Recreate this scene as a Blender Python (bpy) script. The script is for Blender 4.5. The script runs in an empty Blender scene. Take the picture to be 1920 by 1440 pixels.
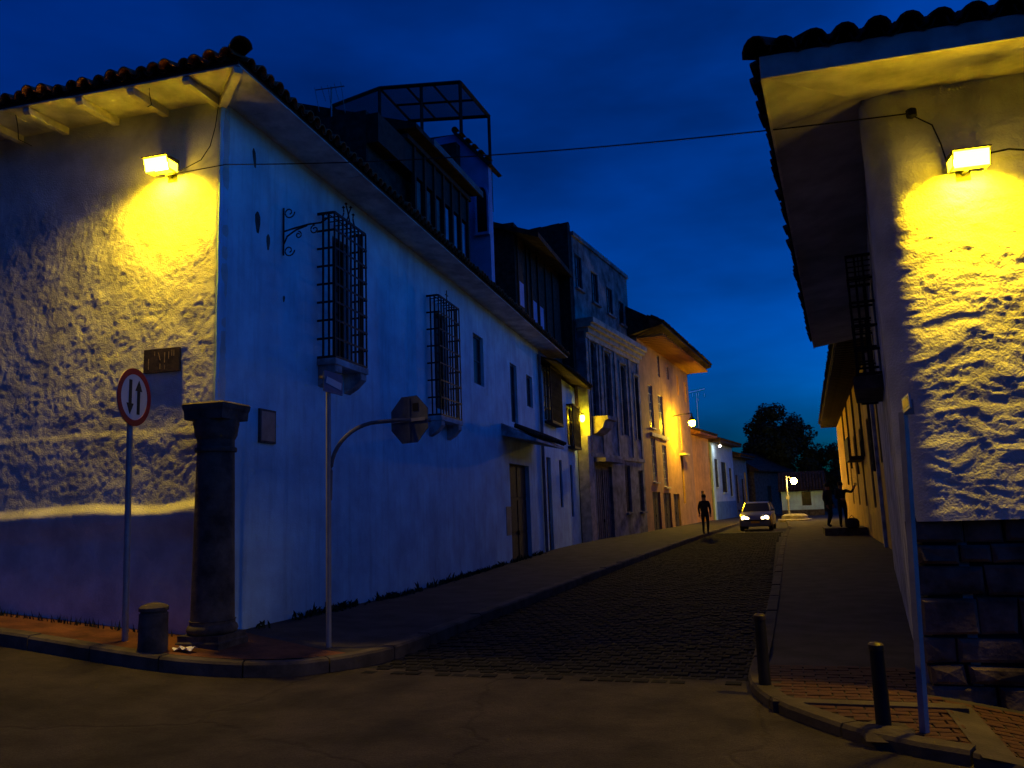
import bpy, bmesh, math, random
from mathutils import Vector, Matrix, noise
random.seed(7)
PI = math.pi
scene = bpy.context.scene
COL = scene.collection

# ------------------------------------------------------------------ camera
cam_d = bpy.data.cameras.new('camera'); cam = bpy.data.objects.new('camera', cam_d); COL.objects.link(cam)
cam_d.sensor_width = 36.0; cam_d.lens = 36.0 * 1500 / 1920; cam_d.clip_end = 2000
yaw, pitch, roll = math.radians(18.132), math.atan(0.153), math.radians(2.1)
M = (Matrix.Rotation(yaw, 4, 'Z') @ Matrix.Rotation(PI / 2 + pitch, 4, 'X') @ Matrix.Rotation(-roll, 4, 'Z'))
cam.matrix_world = Matrix.Translation((0, 0, 1.7)) @ M
scene.camera = cam

# ------------------------------------------------------------------ sky, exposure
SKY_STRENGTH = 0.15
world = bpy.data.worlds.new('World'); scene.world = world; world.use_nodes = True
nt = world.node_tree; nt.nodes.clear()
def wn(t, **k):
    n = nt.nodes.new(t)
    for a, b in k.items(): setattr(n, a, b)
    return n
sky = wn('ShaderNodeTexSky', sky_type='NISHITA', sun_disc=False)
sky.sun_elevation = math.radians(-4.0); sky.sun_rotation = math.radians(65); sky.air_density = 1.0; sky.ozone_density = 4.0; sky.dust_density = 1.0
tint = wn('ShaderNodeMixRGB', blend_type='MULTIPLY'); tint.inputs[0].default_value = 1; tint.inputs[2].default_value = (0.0, 0.68, 1.0, 1)
tc = wn('ShaderNodeTexCoord'); mp = wn('ShaderNodeMapping'); mp.inputs['Scale'].default_value = (1.2, 1.2, 3.5)
cl = wn('ShaderNodeTexNoise'); cl.inputs['Scale'].default_value = 2.3; cl.inputs['Detail'].default_value = 5; cl.inputs['Roughness'].default_value = .5
cr = wn('ShaderNodeMapRange'); cr.inputs[1].default_value = .3; cr.inputs[2].default_value = .7; cr.inputs[3].default_value = .62; cr.inputs[4].default_value = 1.4
cm = wn('ShaderNodeMixRGB', blend_type='MULTIPLY'); cm.inputs[0].default_value = 1
bg = wn('ShaderNodeBackground'); bg.inputs[1].default_value = SKY_STRENGTH
wo = wn('ShaderNodeOutputWorld')
L = nt.links.new
L(sky.outputs[0], tint.inputs[1]); L(tc.outputs['Generated'], mp.inputs[0]); L(mp.outputs[0], cl.inputs[0]); L(cl.outputs[0], cr.inputs[0])
L(tint.outputs[0], cm.inputs[1]); L(cr.outputs[0], cm.inputs[2]); L(cm.outputs[0], bg.inputs[0]); L(bg.outputs[0], wo.inputs[0])
vs = scene.view_settings; vs.view_transform = 'Standard'; vs.look = 'None'; vs.gamma = 1; vs.use_curve_mapping = False; vs.exposure = 5.95
scene.cycles.sample_clamp_indirect = 4.0
# brightness of the lit lamps (emission of their glass)
SODIUM = (1.0, 0.60, 0.005); WARM = (1.0, .62, .16)
FLOOD = 16.0

# ------------------------------------------------------------------ materials
def mat(name, col, rough=.85, bump=0., bscale=30., var=.15, vscale=4., col2=None, spec=.3, metal=0., emis=None, alpha=None, bump2=0., b2scale=4., stretch=None, coat=0):
    m = bpy.data.materials.new(name); m.use_nodes = True; t = m.node_tree; b = t.nodes['Principled BSDF']
    b.inputs['Roughness'].default_value = rough; b.inputs['Metallic'].default_value = metal
    b.inputs['Specular IOR Level'].default_value = spec
    if coat: b.inputs['Coat Weight'].default_value = coat
    c = list(col) + [1]
    if emis:
        b.inputs['Base Color'].default_value = c
        b.inputs['Emission Color'].default_value = list(emis[0]) + [1]; b.inputs['Emission Strength'].default_value = emis[1]; return m
    co = t.nodes.new('ShaderNodeTexCoord'); vec = co.outputs['Object']
    if stretch:
        q = t.nodes.new('ShaderNodeMapping'); q.inputs['Scale'].default_value = stretch; t.links.new(vec, q.inputs[0]); vec = q.outputs[0]
    n = t.nodes.new('ShaderNodeTexNoise'); n.inputs['Scale'].default_value = vscale; n.inputs['Detail'].default_value = 6; n.inputs['Roughness'].default_value = .6
    t.links.new(vec, n.inputs[0])
    mx = t.nodes.new('ShaderNodeMixRGB')
    c2 = list(col2) + [1] if col2 else [max(0, v * (1 - 2 * var)) for v in col] + [1]
    c1 = c if col2 else [min(1, v * (1 + var)) for v in col] + [1]
    r = t.nodes.new('ShaderNodeMapRange'); r.inputs[1].default_value = .35; r.inputs[2].default_value = .65
    t.links.new(n.outputs[0], r.inputs[0]); t.links.new(r.outputs[0], mx.inputs[0]); mx.inputs[1].default_value = c1; mx.inputs[2].default_value = c2
    t.links.new(mx.outputs[0], b.inputs['Base Color'])
    last = None
    for st, sc in ((bump2, b2scale), (bump, bscale)):
        if st:
            nn = t.nodes.new('ShaderNodeTexNoise'); nn.inputs['Scale'].default_value = sc; nn.inputs['Detail'].default_value = 5; t.links.new(vec, nn.inputs[0])
            bp = t.nodes.new('ShaderNodeBump'); bp.inputs['Strength'].default_value = 1; bp.inputs['Distance'].default_value = st
            t.links.new(nn.outputs[0], bp.inputs['Height'])
            if last: t.links.new(last, bp.inputs['Normal'])
            last = bp.outputs[0]
    if name in ('blue_tinted_white_plaster', 'grimy_white_plaster', 'pink_plaster', 'weathered_blue_grey_plaster'):
        sq = t.nodes.new('ShaderNodeMapping'); sq.inputs['Scale'].default_value = (3.2, 3.2, .35); t.links.new(co.outputs['Object'], sq.inputs[0])
        sn = t.nodes.new('ShaderNodeTexNoise'); sn.inputs['Scale'].default_value = 1.6; sn.inputs['Detail'].default_value = 7; sn.inputs['Roughness'].default_value = .65; t.links.new(sq.outputs[0], sn.inputs[0])
        sr = t.nodes.new('ShaderNodeMapRange'); sr.inputs[1].default_value = .50; sr.inputs[2].default_value = .72; sr.inputs[3].default_value = 1; sr.inputs[4].default_value = .76; t.links.new(sn.outputs[0], sr.inputs[0])
        sx = t.nodes.new('ShaderNodeMixRGB'); sx.blend_type = 'MULTIPLY'; sx.inputs[0].default_value = 1; t.links.new(mx.outputs[0], sx.inputs[1]); t.links.new(sr.outputs[0], sx.inputs[2]); t.links.new(sx.outputs[0], b.inputs['Base Color'])
    if name == 'worn_asphalt':
        vo = t.nodes.new('ShaderNodeTexVoronoi'); vo.feature = 'DISTANCE_TO_EDGE'; vo.inputs['Scale'].default_value = .3
        wz = t.nodes.new('ShaderNodeTexNoise'); wz.inputs['Scale'].default_value = 1.6; wz.inputs['Detail'].default_value = 6; t.links.new(vec, wz.inputs[0])
        ad = t.nodes.new('ShaderNodeMixRGB'); ad.blend_type = 'ADD'; ad.inputs[0].default_value = .55; t.links.new(vec, ad.inputs[1]); t.links.new(wz.outputs[1], ad.inputs[2]); t.links.new(ad.outputs[0], vo.inputs['Vector'])
        rm_ = t.nodes.new('ShaderNodeMapRange'); rm_.inputs[1].default_value = 0; rm_.inputs[2].default_value = .012; t.links.new(vo.outputs[0], rm_.inputs[0])
        bp = t.nodes.new('ShaderNodeBump'); bp.inputs['Distance'].default_value = .008; t.links.new(rm_.outputs[0], bp.inputs['Height']); t.links.new(last, bp.inputs['Normal']); last = bp.outputs[0]
        mm = t.nodes.new('ShaderNodeMixRGB'); mm.blend_type = 'MULTIPLY'; mm.inputs[0].default_value = .3; t.links.new(mx.outputs[0], mm.inputs[1]); t.links.new(rm_.outputs[0], mm.inputs[2]); t.links.new(mm.outputs[0], b.inputs['Base Color'])
        fn = t.nodes.new('ShaderNodeTexNoise'); fn.inputs['Scale'].default_value = 160; t.links.new(vec, fn.inputs[0]); r2 = t.nodes.new('ShaderNodeMapRange'); r2.inputs[1].default_value = .35; r2.inputs[2].default_value = .65; r2.inputs[3].default_value = .45; r2.inputs[4].default_value = 1.5; t.links.new(fn.outputs[0], r2.inputs[0])
        m3 = t.nodes.new('ShaderNodeMixRGB'); m3.blend_type = 'MULTIPLY'; m3.inputs[0].default_value = 1; t.links.new(mm.outputs[0], m3.inputs[1]); t.links.new(r2.outputs[0], m3.inputs[2]); t.links.new(m3.outputs[0], b.inputs['Base Color'])
    if last: t.links.new(last, b.inputs['Normal'])
    if alpha is not None: b.inputs['Alpha'].default_value = alpha
    return m
MAT = dict(
    white=mat('blue_tinted_white_plaster', (.54, .82, .95), .9, .004, 40, .13, 1.1, bump2=.012, b2scale=3),  # dusk blue put into the white to offset warm lamp spill
    rough_white=mat('rough_white_plaster', (.66, .68, .62), .9, .010, 55, .12, 2.2),
    grime=mat('grimy_white_plaster', (.55, .55, .53), .9, .006, 30, .3, 2.2),
    paleblue=mat('weathered_blue_grey_plaster', (.25, .28, .28), .9, .005, 30, .32, 1.6),
    cream=mat('cream_cornice', (.55, .50, .38), .85, .004, 30, .2, 3),
    pink=mat('pink_plaster', (.46, .27, .14), .9, .004, 30, .12, 1.5),
    ochre=mat('ochre_plaster', (.60, .30, .08), .9, .004, 30, .12, 1.5),
    yellow=mat('mustard_plaster', (.58, .38, .10), .9, .004, 30, .12, 1.2),
    lightblue=mat('light_blue_plaster', (.36, .50, .66), .9, .004, 30, .1, 1.5),
    darkblue=mat('blue_plinth_paint', (.10, .20, .36), .8, .004, 30, .12, 1.5),
    bluewall=mat('blue_washed_plaster', (.45, .48, .78), .9, .004, 30, .1, 1.5),
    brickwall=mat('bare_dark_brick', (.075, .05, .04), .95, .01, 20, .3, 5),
    clay=mat('clay_tile', (.30, .11, .05), .9, .004, 40, .35, 5),
    olddark=mat('mossy_clay_tile', (.06, .04, .028), .95, .006, 30, .4, 4),
    wood=mat('dark_timber', (.045, .03, .022), .8, .002, 60, .3, 6),
    whitewood=mat('white_painted_timber', (.66, .62, .52), .8, .002, 50, .15, 4),
    soffit=mat('white_painted_board', (.62, .60, .54), .85, .003, 30, .2, 2.5),
    greysoffit=mat('grey_plaster_soffit', (.60, .58, .54), .9, .004, 25, .15, 2),
    iron=mat('black_iron', (.014, .014, .015), .6, .001, 80, .2, 8, spec=.2),
    glass=mat('dark_window_glass', (.008, .010, .012), .3, 0, 1, .1, 3, spec=.18),
    greydoor=mat('grey_painted_door', (.16, .17, .17), .7, .002, 40, .2, 4),
    browndoor=mat('brown_painted_door', (.10, .045, .02), .6, .002, 40, .2, 4),
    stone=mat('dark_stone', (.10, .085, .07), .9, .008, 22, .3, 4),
    plinth=mat('rough_plinth_stone', (.13, .10, .075), .95, .016, 14, .35, 3, bump2=.03, b2scale=4),
    mortar=mat('dark_mortar', (.05, .045, .04), .95, .01, 30, .2, 5),
    concrete=mat('grey_concrete', (.30, .28, .25), .9, .004, 30, .2, 3),
    asphalt=mat('worn_asphalt', (.042, .034, .027), .85, .006, 45, .3, 1.4, bump2=.012, b2scale=5),
    sett=mat('street_sett', (.019, .020, .022), .85, .006, 40, .3, 2.5, spec=.08),
    bed=mat('sett_bedding', (.035, .034, .03), .95, .004, 60, .2, 5),
    paver=mat('red_brick_paver', (.08, .034, .018), .85, .004, 50, .3, 5),
    pave=mat('grey_pavement', (.050, .045, .040), .9, .004, 40, .25, 2.2),
    redpave=mat('reddish_pavement', (.16, .062, .025), .9, .005, 30, .3, 2.5),
    band=mat('pale_paving_band', (.085, .07, .048), .9, .004, 40, .2, 3),
    kerb=mat('kerb_concrete', (.10, .085, .065), .9, .005, 30, .25, 3),
    ground=mat('earth', (.06, .05, .04), .95, .01, 10, .3, 1),
    metal=mat('galvanised_steel', (.34, .35, .36), .55, 0, 1, .1, 6, metal=.3),
    signwhite=mat('sign_white', (.62, .64, .66), .5, 0, 1, .03, 6),
    signgrey=mat('sign_back', (.14, .16, .18), .5, .001, 30, .15, 5, metal=.3),
    signred=mat('sign_red', (.25, .012, .018), .5, 0, 1, .05, 6),
    signblack=mat('sign_black', (.012, .012, .012), .5, 0, 1, .05, 6),
    signblue=mat('sign_blue', (.05, .10, .22), .5, 0, 1, .08, 6),
    signlamplight=mat('sign_lamplight_amber', (.7, .40, .05), .5, 0, 1, .05, 6),
    bronze=mat('dark_bronze', (.05, .035, .022), .5, .002, 40, .3, 10, spec=.5),
    tan=mat('worn_lettering', (.36, .27, .14), .7, 0, 1, .2, 20),
    foliage=mat('tree_leaf', (.035, .055, .022), .8, 0, 1, .4, .8),
    weed=mat('weed_leaf', (.03, .05, .02), .8, 0, 1, .4, 3),
    bark=mat('bark', (.05, .04, .03), .95, .01, 20, .3, 5),
    carpaint=mat('silver_car_paint', (.15, .165, .18), .35, 0, 1, .03, 3, metal=.3, coat=.4),
    plastic=mat('black_plastic', (.02, .02, .02), .6, 0, 1, .1, 5),
    tyre=mat('tyre_rubber', (.015, .015, .015), .9, 0, 1, .1, 5),
    plate=mat('yellow_plate', (.65, .36, .03), .5, 0, 1, .05, 5),
    cloth=mat('dark_cloth', (.018, .018, .022), .95, .003, 60, .2, 6),
    cloth2=mat('dark_blue_cloth', (.02, .028, .05), .95, .003, 60, .2, 6),
    skin=mat('skin', (.30, .17, .11), .7, 0, 1, .08, 6),
    hair=mat('black_hair', (.012, .01, .009), .8, 0, 1, .1, 9),
    paper=mat('white_paper', (.85, .85, .83), .9, 0, 1, .03, 6),
    panel=mat('translucent_roof_panel', (.10, .14, .18), .5, 0, 1, .3, 2, alpha=.55),
    flood=mat('flood_glass', (1, 1, 1), emis=(SODIUM, FLOOD)),
    sidespill=mat('side_spill', (1, 1, 1), emis=(SODIUM, FLOOD * .035)),
    lens=mat('front_lens', (1, 1, 1), emis=(SODIUM, FLOOD * .19)),
    bulb=mat('sodium_bulb', (1, 1, 1), emis=(SODIUM, 18)),
    small=mat('lantern_glow', (1, 1, 1), emis=(SODIUM, 4)),
    globe=mat('globe_glow', (1, 1, 1), emis=((1, .62, .10), 5)),
    white_lamp=mat('white_lamp_glow', (1, 1, 1), emis=((1, .95, .85), 2.5)),
    head=mat('headlight_glow', (1, 1, 1), emis=((1, .70, .26), .5)),
)

# ------------------------------------------------------------------ building helpers
WM = {}
def tag(o, label=None, cat=None, group=None, kind=None):
    for k, v in (('label', label), ('category', cat), ('group', group), ('kind', kind)):
        if v: o[k] = v
    return o
def thing(name, M, label, cat, group=None):
    if not isinstance(M, Matrix): M = Matrix.Translation(M)
    o = bpy.data.objects.new(name, None); COL.objects.link(o); o.matrix_world = M; o.empty_display_size = .2
    WM[o.name] = M.copy(); return tag(o, label, cat, group)
def frame(x, y, z=0, dx=1., dy=0.):
    """local x along (dx, dy), local -y to the right of it (the street side of the left hand row)"""
    return Matrix.Translation((x, y, z)) @ Matrix.Rotation(math.atan2(dy, dx), 4, 'Z')
class MB:
    def __init__(s): s.v = []; s.f = []; s.mi = []; s.cur = 0
    def add(s, vs, fs):
        n = len(s.v); s.v += [Vector(p) for p in vs]; s.f += [tuple(i + n for i in f) for f in fs]; s.mi += [s.cur] * len(fs); return s
    def box(s, x0, x1, y0, y1, z0, z1, M=None):
        p = [Vector((x, y, z)) for z in (z0, z1) for y in (y0, y1) for x in (x0, x1)]
        if M: p = [M @ q for q in p]
        return s.add(p, [(0, 2, 3, 1), (4, 5, 7, 6), (0, 1, 5, 4), (2, 6, 7, 3), (0, 4, 6, 2), (1, 3, 7, 5)])
    def quad(s, a, b, c, d): return s.add([a, b, c, d], [(0, 1, 2, 3)])
    def prism(s, pts, y0, y1, M=None):
        """polygon in x,z extruded along y"""
        n = len(pts); v = [Vector((x, y0, z)) for x, z in pts] + [Vector((x, y1, z)) for x, z in pts]
        if M: v = [M @ q for q in v]
        return s.add(v, [tuple(range(n)), tuple(range(2 * n - 1, n - 1, -1))] + [(i, i + n, (i + 1) % n + n, (i + 1) % n) for i in range(n)])
    def lathe(s, prof, n=20, M=None, caps=True):
        v = []
        for r, z in prof:
            for k in range(n):
                a = 2 * PI * k / n; v.append(Vector((r * math.cos(a), r * math.sin(a), z)))
        if M: v = [M @ q for q in v]
        f = []
        for i in range(len(prof) - 1):
            for k in range(n): f.append((i * n + k, i * n + (k + 1) % n, (i + 1) * n + (k + 1) % n, (i + 1) * n + k))
        if caps: f += [tuple(range(n - 1, -1, -1)), tuple((len(prof) - 1) * n + k for k in range(n))]
        return s.add(v, f)
    def tube(s, pts, r, n=6):
        pts = [Vector(p) for p in pts]; rs = r if isinstance(r, (list, tuple)) else [r] * len(pts)
        v = []; up = Vector((0, 0, 1))
        for i, p in enumerate(pts):
            t = (pts[min(i + 1, len(pts) - 1)] - pts[max(i - 1, 0)]).normalized()
            a = t.cross(up)
            if a.length < .05: a = t.cross(Vector((1, 0, 0)))
            a.normalize(); b = t.cross(a)
            for k in range(n):
                q = 2 * PI * k / n; v.append(p + (a * math.cos(q) + b * math.sin(q)) * rs[i])
        f = [(i * n + k, i * n + (k + 1) % n, (i + 1) * n + (k + 1) % n, (i + 1) * n + k) for i in range(len(pts) - 1) for k in range(n)]
        f += [tuple(range(n - 1, -1, -1)), tuple((len(pts) - 1) * n + k for k in range(n))]
        return s.add(v, f)
    def build(s, name, m, parent=None, M=None, smooth=False, kind=None, label=None):
        P = WM[parent.name] if parent else Matrix.Identity(4)
        T = P.inverted() @ (M if M is not None else P)
        me = bpy.data.meshes.new(name); me.from_pydata([T @ p for p in s.v], [], s.f)
        ms = m if isinstance(m, (list, tuple)) else [m]
        for k in ms: me.materials.append(MAT[k])
        if len(ms) > 1: me.polygons.foreach_set('material_index', s.mi)
        me.update()
        bm = bmesh.new(); bm.from_mesh(me); bmesh.ops.recalc_face_normals(bm, faces=bm.faces); bm.to_mesh(me); bm.free()
        if smooth:
            me.polygons.foreach_set('use_smooth', [True] * len(me.polygons)); me.set_sharp_from_angle(angle=math.radians(40))
        o = bpy.data.objects.new(name, me); COL.objects.link(o); o.parent = parent; WM[o.name] = P.copy()
        if kind: o['kind'] = kind
        if label: o['label'] = label
        return o
def link_copies(o, name, mats, parent, M=None):
    """copies of a mesh object sharing its mesh; mats are local matrices in frame M"""
    P = WM[parent.name]; T = P.inverted() @ (M if M is not None else P); out = []
    for i, L_ in enumerate(mats):
        c = o if i == 0 else o.copy()
        if i: COL.objects.link(c)
        c.parent = parent; c.matrix_local = T @ L_; out.append(c)
    return out

def wall_mesh(u0, u1, z0, z1, ops, depth, D):
    """front at local y=0 with openings (a,b,lo,hi); solid box behind to y=D with niches of given depth"""
    mb = MB(); us = sorted({u0, u1, *[o[0] for o in ops], *[o[1] for o in ops]}); zs = sorted({z0, z1, *[o[2] for o in ops], *[o[3] for o in ops]})
    for i in range(len(us) - 1):
        for j in range(len(zs) - 1):
            cu, cz = (us[i] + us[i + 1]) / 2, (zs[j] + zs[j + 1]) / 2
            y = 0
            for o in ops:
                if o[0] < cu < o[1] and o[2] < cz < o[3]: y = depth; break
            mb.quad((us[i], y, zs[j]), (us[i + 1], y, zs[j]), (us[i + 1], y, zs[j + 1]), (us[i], y, zs[j + 1]))
    for a, b, lo, hi in ops:
        mb.quad((a, 0, lo), (a, depth, lo), (a, depth, hi), (a, 0, hi)); mb.quad((b, 0, lo), (b, depth, lo), (b, depth, hi), (b, 0, hi))
        mb.quad((a, 0, lo), (b, 0, lo), (b, depth, lo), (a, depth, lo)); mb.quad((a, 0, hi), (b, 0, hi), (b, depth, hi), (a, depth, hi))
    mb.quad((u0, 0, z0), (u0, D, z0), (u0, D, z1), (u0, 0, z1)); mb.quad((u1, 0, z0), (u1, D, z0), (u1, D, z1), (u1, 0, z1))
    mb.quad((u0, D, z0), (u1, D, z0), (u1, D, z1), (u0, D, z1)); mb.quad((u0, 0, z1), (u1, 0, z1), (u1, D, z1), (u0, D, z1))
    return mb
def window(parent, F, a, b, lo, hi, y=.12, nx=2, nz=3, fm='wood', gm='glass', sill=None, name='window', bar=.035):
    mb = MB(); e = .002
    mb.box(a + e, b - e, y - .03, y + .02, lo + e, hi - e)       # backing pane body
    w = mb.build(name, gm, parent, F)
    fr = MB()
    f = .055
    fr.box(a + e, a + f, y - .06, y - .03, lo + e, hi - e); fr.box(b - f, b - e, y - .06, y - .03, lo + e, hi - e)
    fr.box(a + f, b - f, y - .06, y - .03, lo + e, lo + f); fr.box(a + f, b - f, y - .06, y - .03, hi - f, hi - e)
    for k in range(1, nx): u = a + (b - a) * k / nx; fr.box(u - bar / 2, u + bar / 2, y - .055, y - .03, lo + f, hi - f)
    for k in range(1, nz):
        z = lo + (hi - lo) * k / nz
        for q in range(nx):
            ua = a + f if q == 0 else a + (b - a) * q / nx + bar / 2; ub = b - f if q == nx - 1 else a + (b - a) * (q + 1) / nx - bar / 2
            fr.box(ua, ub, y - .055, y - .03, z - bar / 2, z + bar / 2)
    fr.build('frame', fm, w, F)
    if sill: MB().box(a - .1, b + .1, -.14, .05, lo - .09, lo - .003).build('sill', sill, w, F)
    return w
def door(parent, F, a, b, lo, hi, m, y=.14, leaves=2, name='door'):
    d = MB().box(a + .003, b - .003, y, y + .04, lo, hi - .003).build(name, m, parent, F)
    for k in range(leaves):
        ua = a + (b - a) * k / leaves + .03; ub = a + (b - a) * (k + 1) / leaves - .03; n = 3
        for j in range(n):
            za = lo + (hi - lo) * j / n + .05; zb = lo + (hi - lo) * (j + 1) / n - .05
            MB().box(ua + .04, ub - .04, y - .025, y - .001, za, zb).build('door_panel', m, d, F)
    MB().box((a + b) / 2 + .03, (a + b) / 2 + .06, y - .06, y - .002, lo + .95, lo + 1.08).build('handle', 'iron', d, F)
    return d
def halfpipe(L_, r0, r1, th=.014, n=7, z0=0):
    """a barrel tile running along +y, open side down"""
    mb = MB(); v = []
    for y, r in ((0, r0), (L_, r1)):
        for rr in (r, r - th):
            for k in range(n + 1):
                a = PI * k / n; v.append((-rr * math.cos(a), y, rr * math.sin(a) + z0))
    m = n + 1; f = []
    for k in range(n):
        f += [(k, k + 1, 2 * m + k + 1, 2 * m + k), (m + k, 3 * m + k, 3 * m + k + 1, m + k + 1), (k, m + k, m + k + 1, k + 1), (2 * m + k, 2 * m + k + 1, 3 * m + k + 1, 3 * m + k)]
    f += [(0, 2 * m, 3 * m, m), (n, m + n, 3 * m + n, 2 * m + n)]
    return mb.add(v, f)
def eave_roof(parent_roof, F, u0, u1, y0, z0, pitch, run, sp=.2, m='clay', m2='olddark', start_cut=None, jitter=.02, max_tiles=300, rows=4):
    """tiles along an eave: first course one object each, the courses above joined. start_cut: hip at u=u0 (+1) limits run"""
    rnd = random.Random(int(u0 * 13 + y0 * 7 + z0 * 31))
    n = int((u1 - u0) / sp); proto = halfpipe(.42, sp * .46, sp * .40).build('roof_tile', m, parent_roof)
    S = Matrix.Rotation(pitch, 4, 'X'); mats = []; up = MB(); ch = MB()
    for i in range(n):
        u = u0 + (i + .5) * sp
        J = Matrix.Rotation(rnd.uniform(-1, 1) * jitter * 2, 4, 'Z') @ Matrix.Rotation(rnd.uniform(-1, 1) * jitter, 4, 'X')
        T = Matrix.Translation((u, y0 + rnd.uniform(-.025, .025), z0 + .03 + rnd.uniform(-.012, .012))) @ S
        mats.append(T @ J)
        lim = run if start_cut is None else min(run, max(0, u - start_cut))
        k = 1
        while k <= rows and k * .36 + .42 < lim:
            h = halfpipe(.42, sp * .46, sp * .40, n=5)
            TT = Matrix.Translation((u + rnd.uniform(-.008, .008), y0, z0 + .03)) @ S @ Matrix.Translation((0, k * .36, .012 * k % .02)) @ Matrix.Rotation(rnd.uniform(-1, 1) * jitter, 4, 'Z')
            up.add([TT @ p for p in h.v], h.f); k += 1
        # channel tile between covers
        c = halfpipe(max(.2, min(lim - .05, rows * .36 + .4)), sp * .36, sp * .36, n=4)
        R = Matrix.Translation((u + sp / 2, y0 + .03, z0 + .075)) @ S @ Matrix.Rotation(PI, 4, 'Y')
        ch.add([R @ p for p in c.v], c.f)
    link_copies(proto, 'roof_tile', mats[:max_tiles], parent_roof, F)
    if up.v: up.build('upper_tiles', m2, parent_roof, F, kind='stuff')
    ch.build('channel_tiles', m2, parent_roof, F, kind='stuff')

# ------------------------------------------------------------------ ground
def sm(a, b, x): t = max(0, min(1, (x - a) / (b - a))); return t * t * (3 - 2 * t)
def G(x, y):
    f = 1 - max(0, min(1, (y - 8.5) / 5.5))
    return (.1 * min(40, max(0, -x - 5)) - .17 * min(9, max(0, x - 1.0))) * f
def sheet(xs, ys, dz, name, m, zf=None):
    mb = MB(); n = len(ys)
    v = [(x, y, (zf or G)(x, y) + dz) for x in xs for y in ys]
    f = [(i * n + j, (i + 1) * n + j, (i + 1) * n + j + 1, i * n + j + 1) for i in range(len(xs) - 1) for j in range(n - 1)]
    return tag(mb.add(v, f).build(name, m, smooth=False), kind='structure')
def lin(a, b, n): return [a + (b - a) * i / n for i in range(n + 1)]
gb = MB().box(-900, 900, -900, 900, -2.4, -1.9); tag(gb.build('ground', 'ground'), kind='structure')
sheet(lin(-45, -5, 20) + lin(-4, 1, 5) + lin(2, 45, 20), lin(-40, 7.0, 12) + lin(7.3, 8.2, 3), -.004, 'road', 'asphalt')
# street bed: flat, from the mouth to the far end
tag(MB().quad((-5.2, 8.2, -.012), (.6, 8.2, -.012), (9, 110, -.012), (-10, 110, -.012)).build('street', 'bed'), kind='structure')
street = bpy.data.objects['street']; WM['street'] = Matrix.Identity(4)
# setts: near ones single objects, the rest one mesh
rnd = random.Random(3)
def sett_box(mb, x, y, w, l, h, dz):
    e = .012
    mb.add([(x - w, y - l, -.03), (x + w, y - l, -.03), (x + w, y + l, -.03), (x - w, y + l, -.03), (x - w + e, y - l + e, h + dz), (x + w - e, y - l + e, h + dz), (x + w - e, y + l - e, h + dz), (x - w + e, y + l - e, h + dz)],
           [(4, 5, 6, 7), (0, 1, 5, 4), (1, 2, 6, 5), (2, 3, 7, 6), (3, 0, 4, 7)])
setts = []; y = 8.0; row = 0
rest = MB()
while y < 42:
    l = .075 if row else .11
    w = .085
    x = -4.35 + (row % 2) * .085
    while x < -.36 + max(0, (y - 30) * .02):
        setts.append((x, y)) if len(setts) < 300 else sett_box(rest, x + rnd.uniform(-.006, .006), y + rnd.uniform(-.01, .01), w * rnd.uniform(.88, .97), l * rnd.uniform(.86, .96), 0, rnd.uniform(-.006, .006))
        x += .172
    y += 2 * l + .012 if row else l + .09; row += 1
sb = MB(); sett_box(sb, 0, 0, .081, .07, 0, 0); so = sb.build('sett', 'sett', street)
link_copies(so, 'sett', [Matrix.Translation((x + rnd.uniform(-.006, .006), yy + rnd.uniform(-.008, .008), rnd.uniform(-.007, .007))) @ Matrix.Rotation(rnd.uniform(-.05, .05), 4, 'Z') for x, yy in setts], street)
rest.build('far_setts', 'sett', street, kind='stuff')
# gutter slab strip on the right edge of the street is part of the paving

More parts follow.
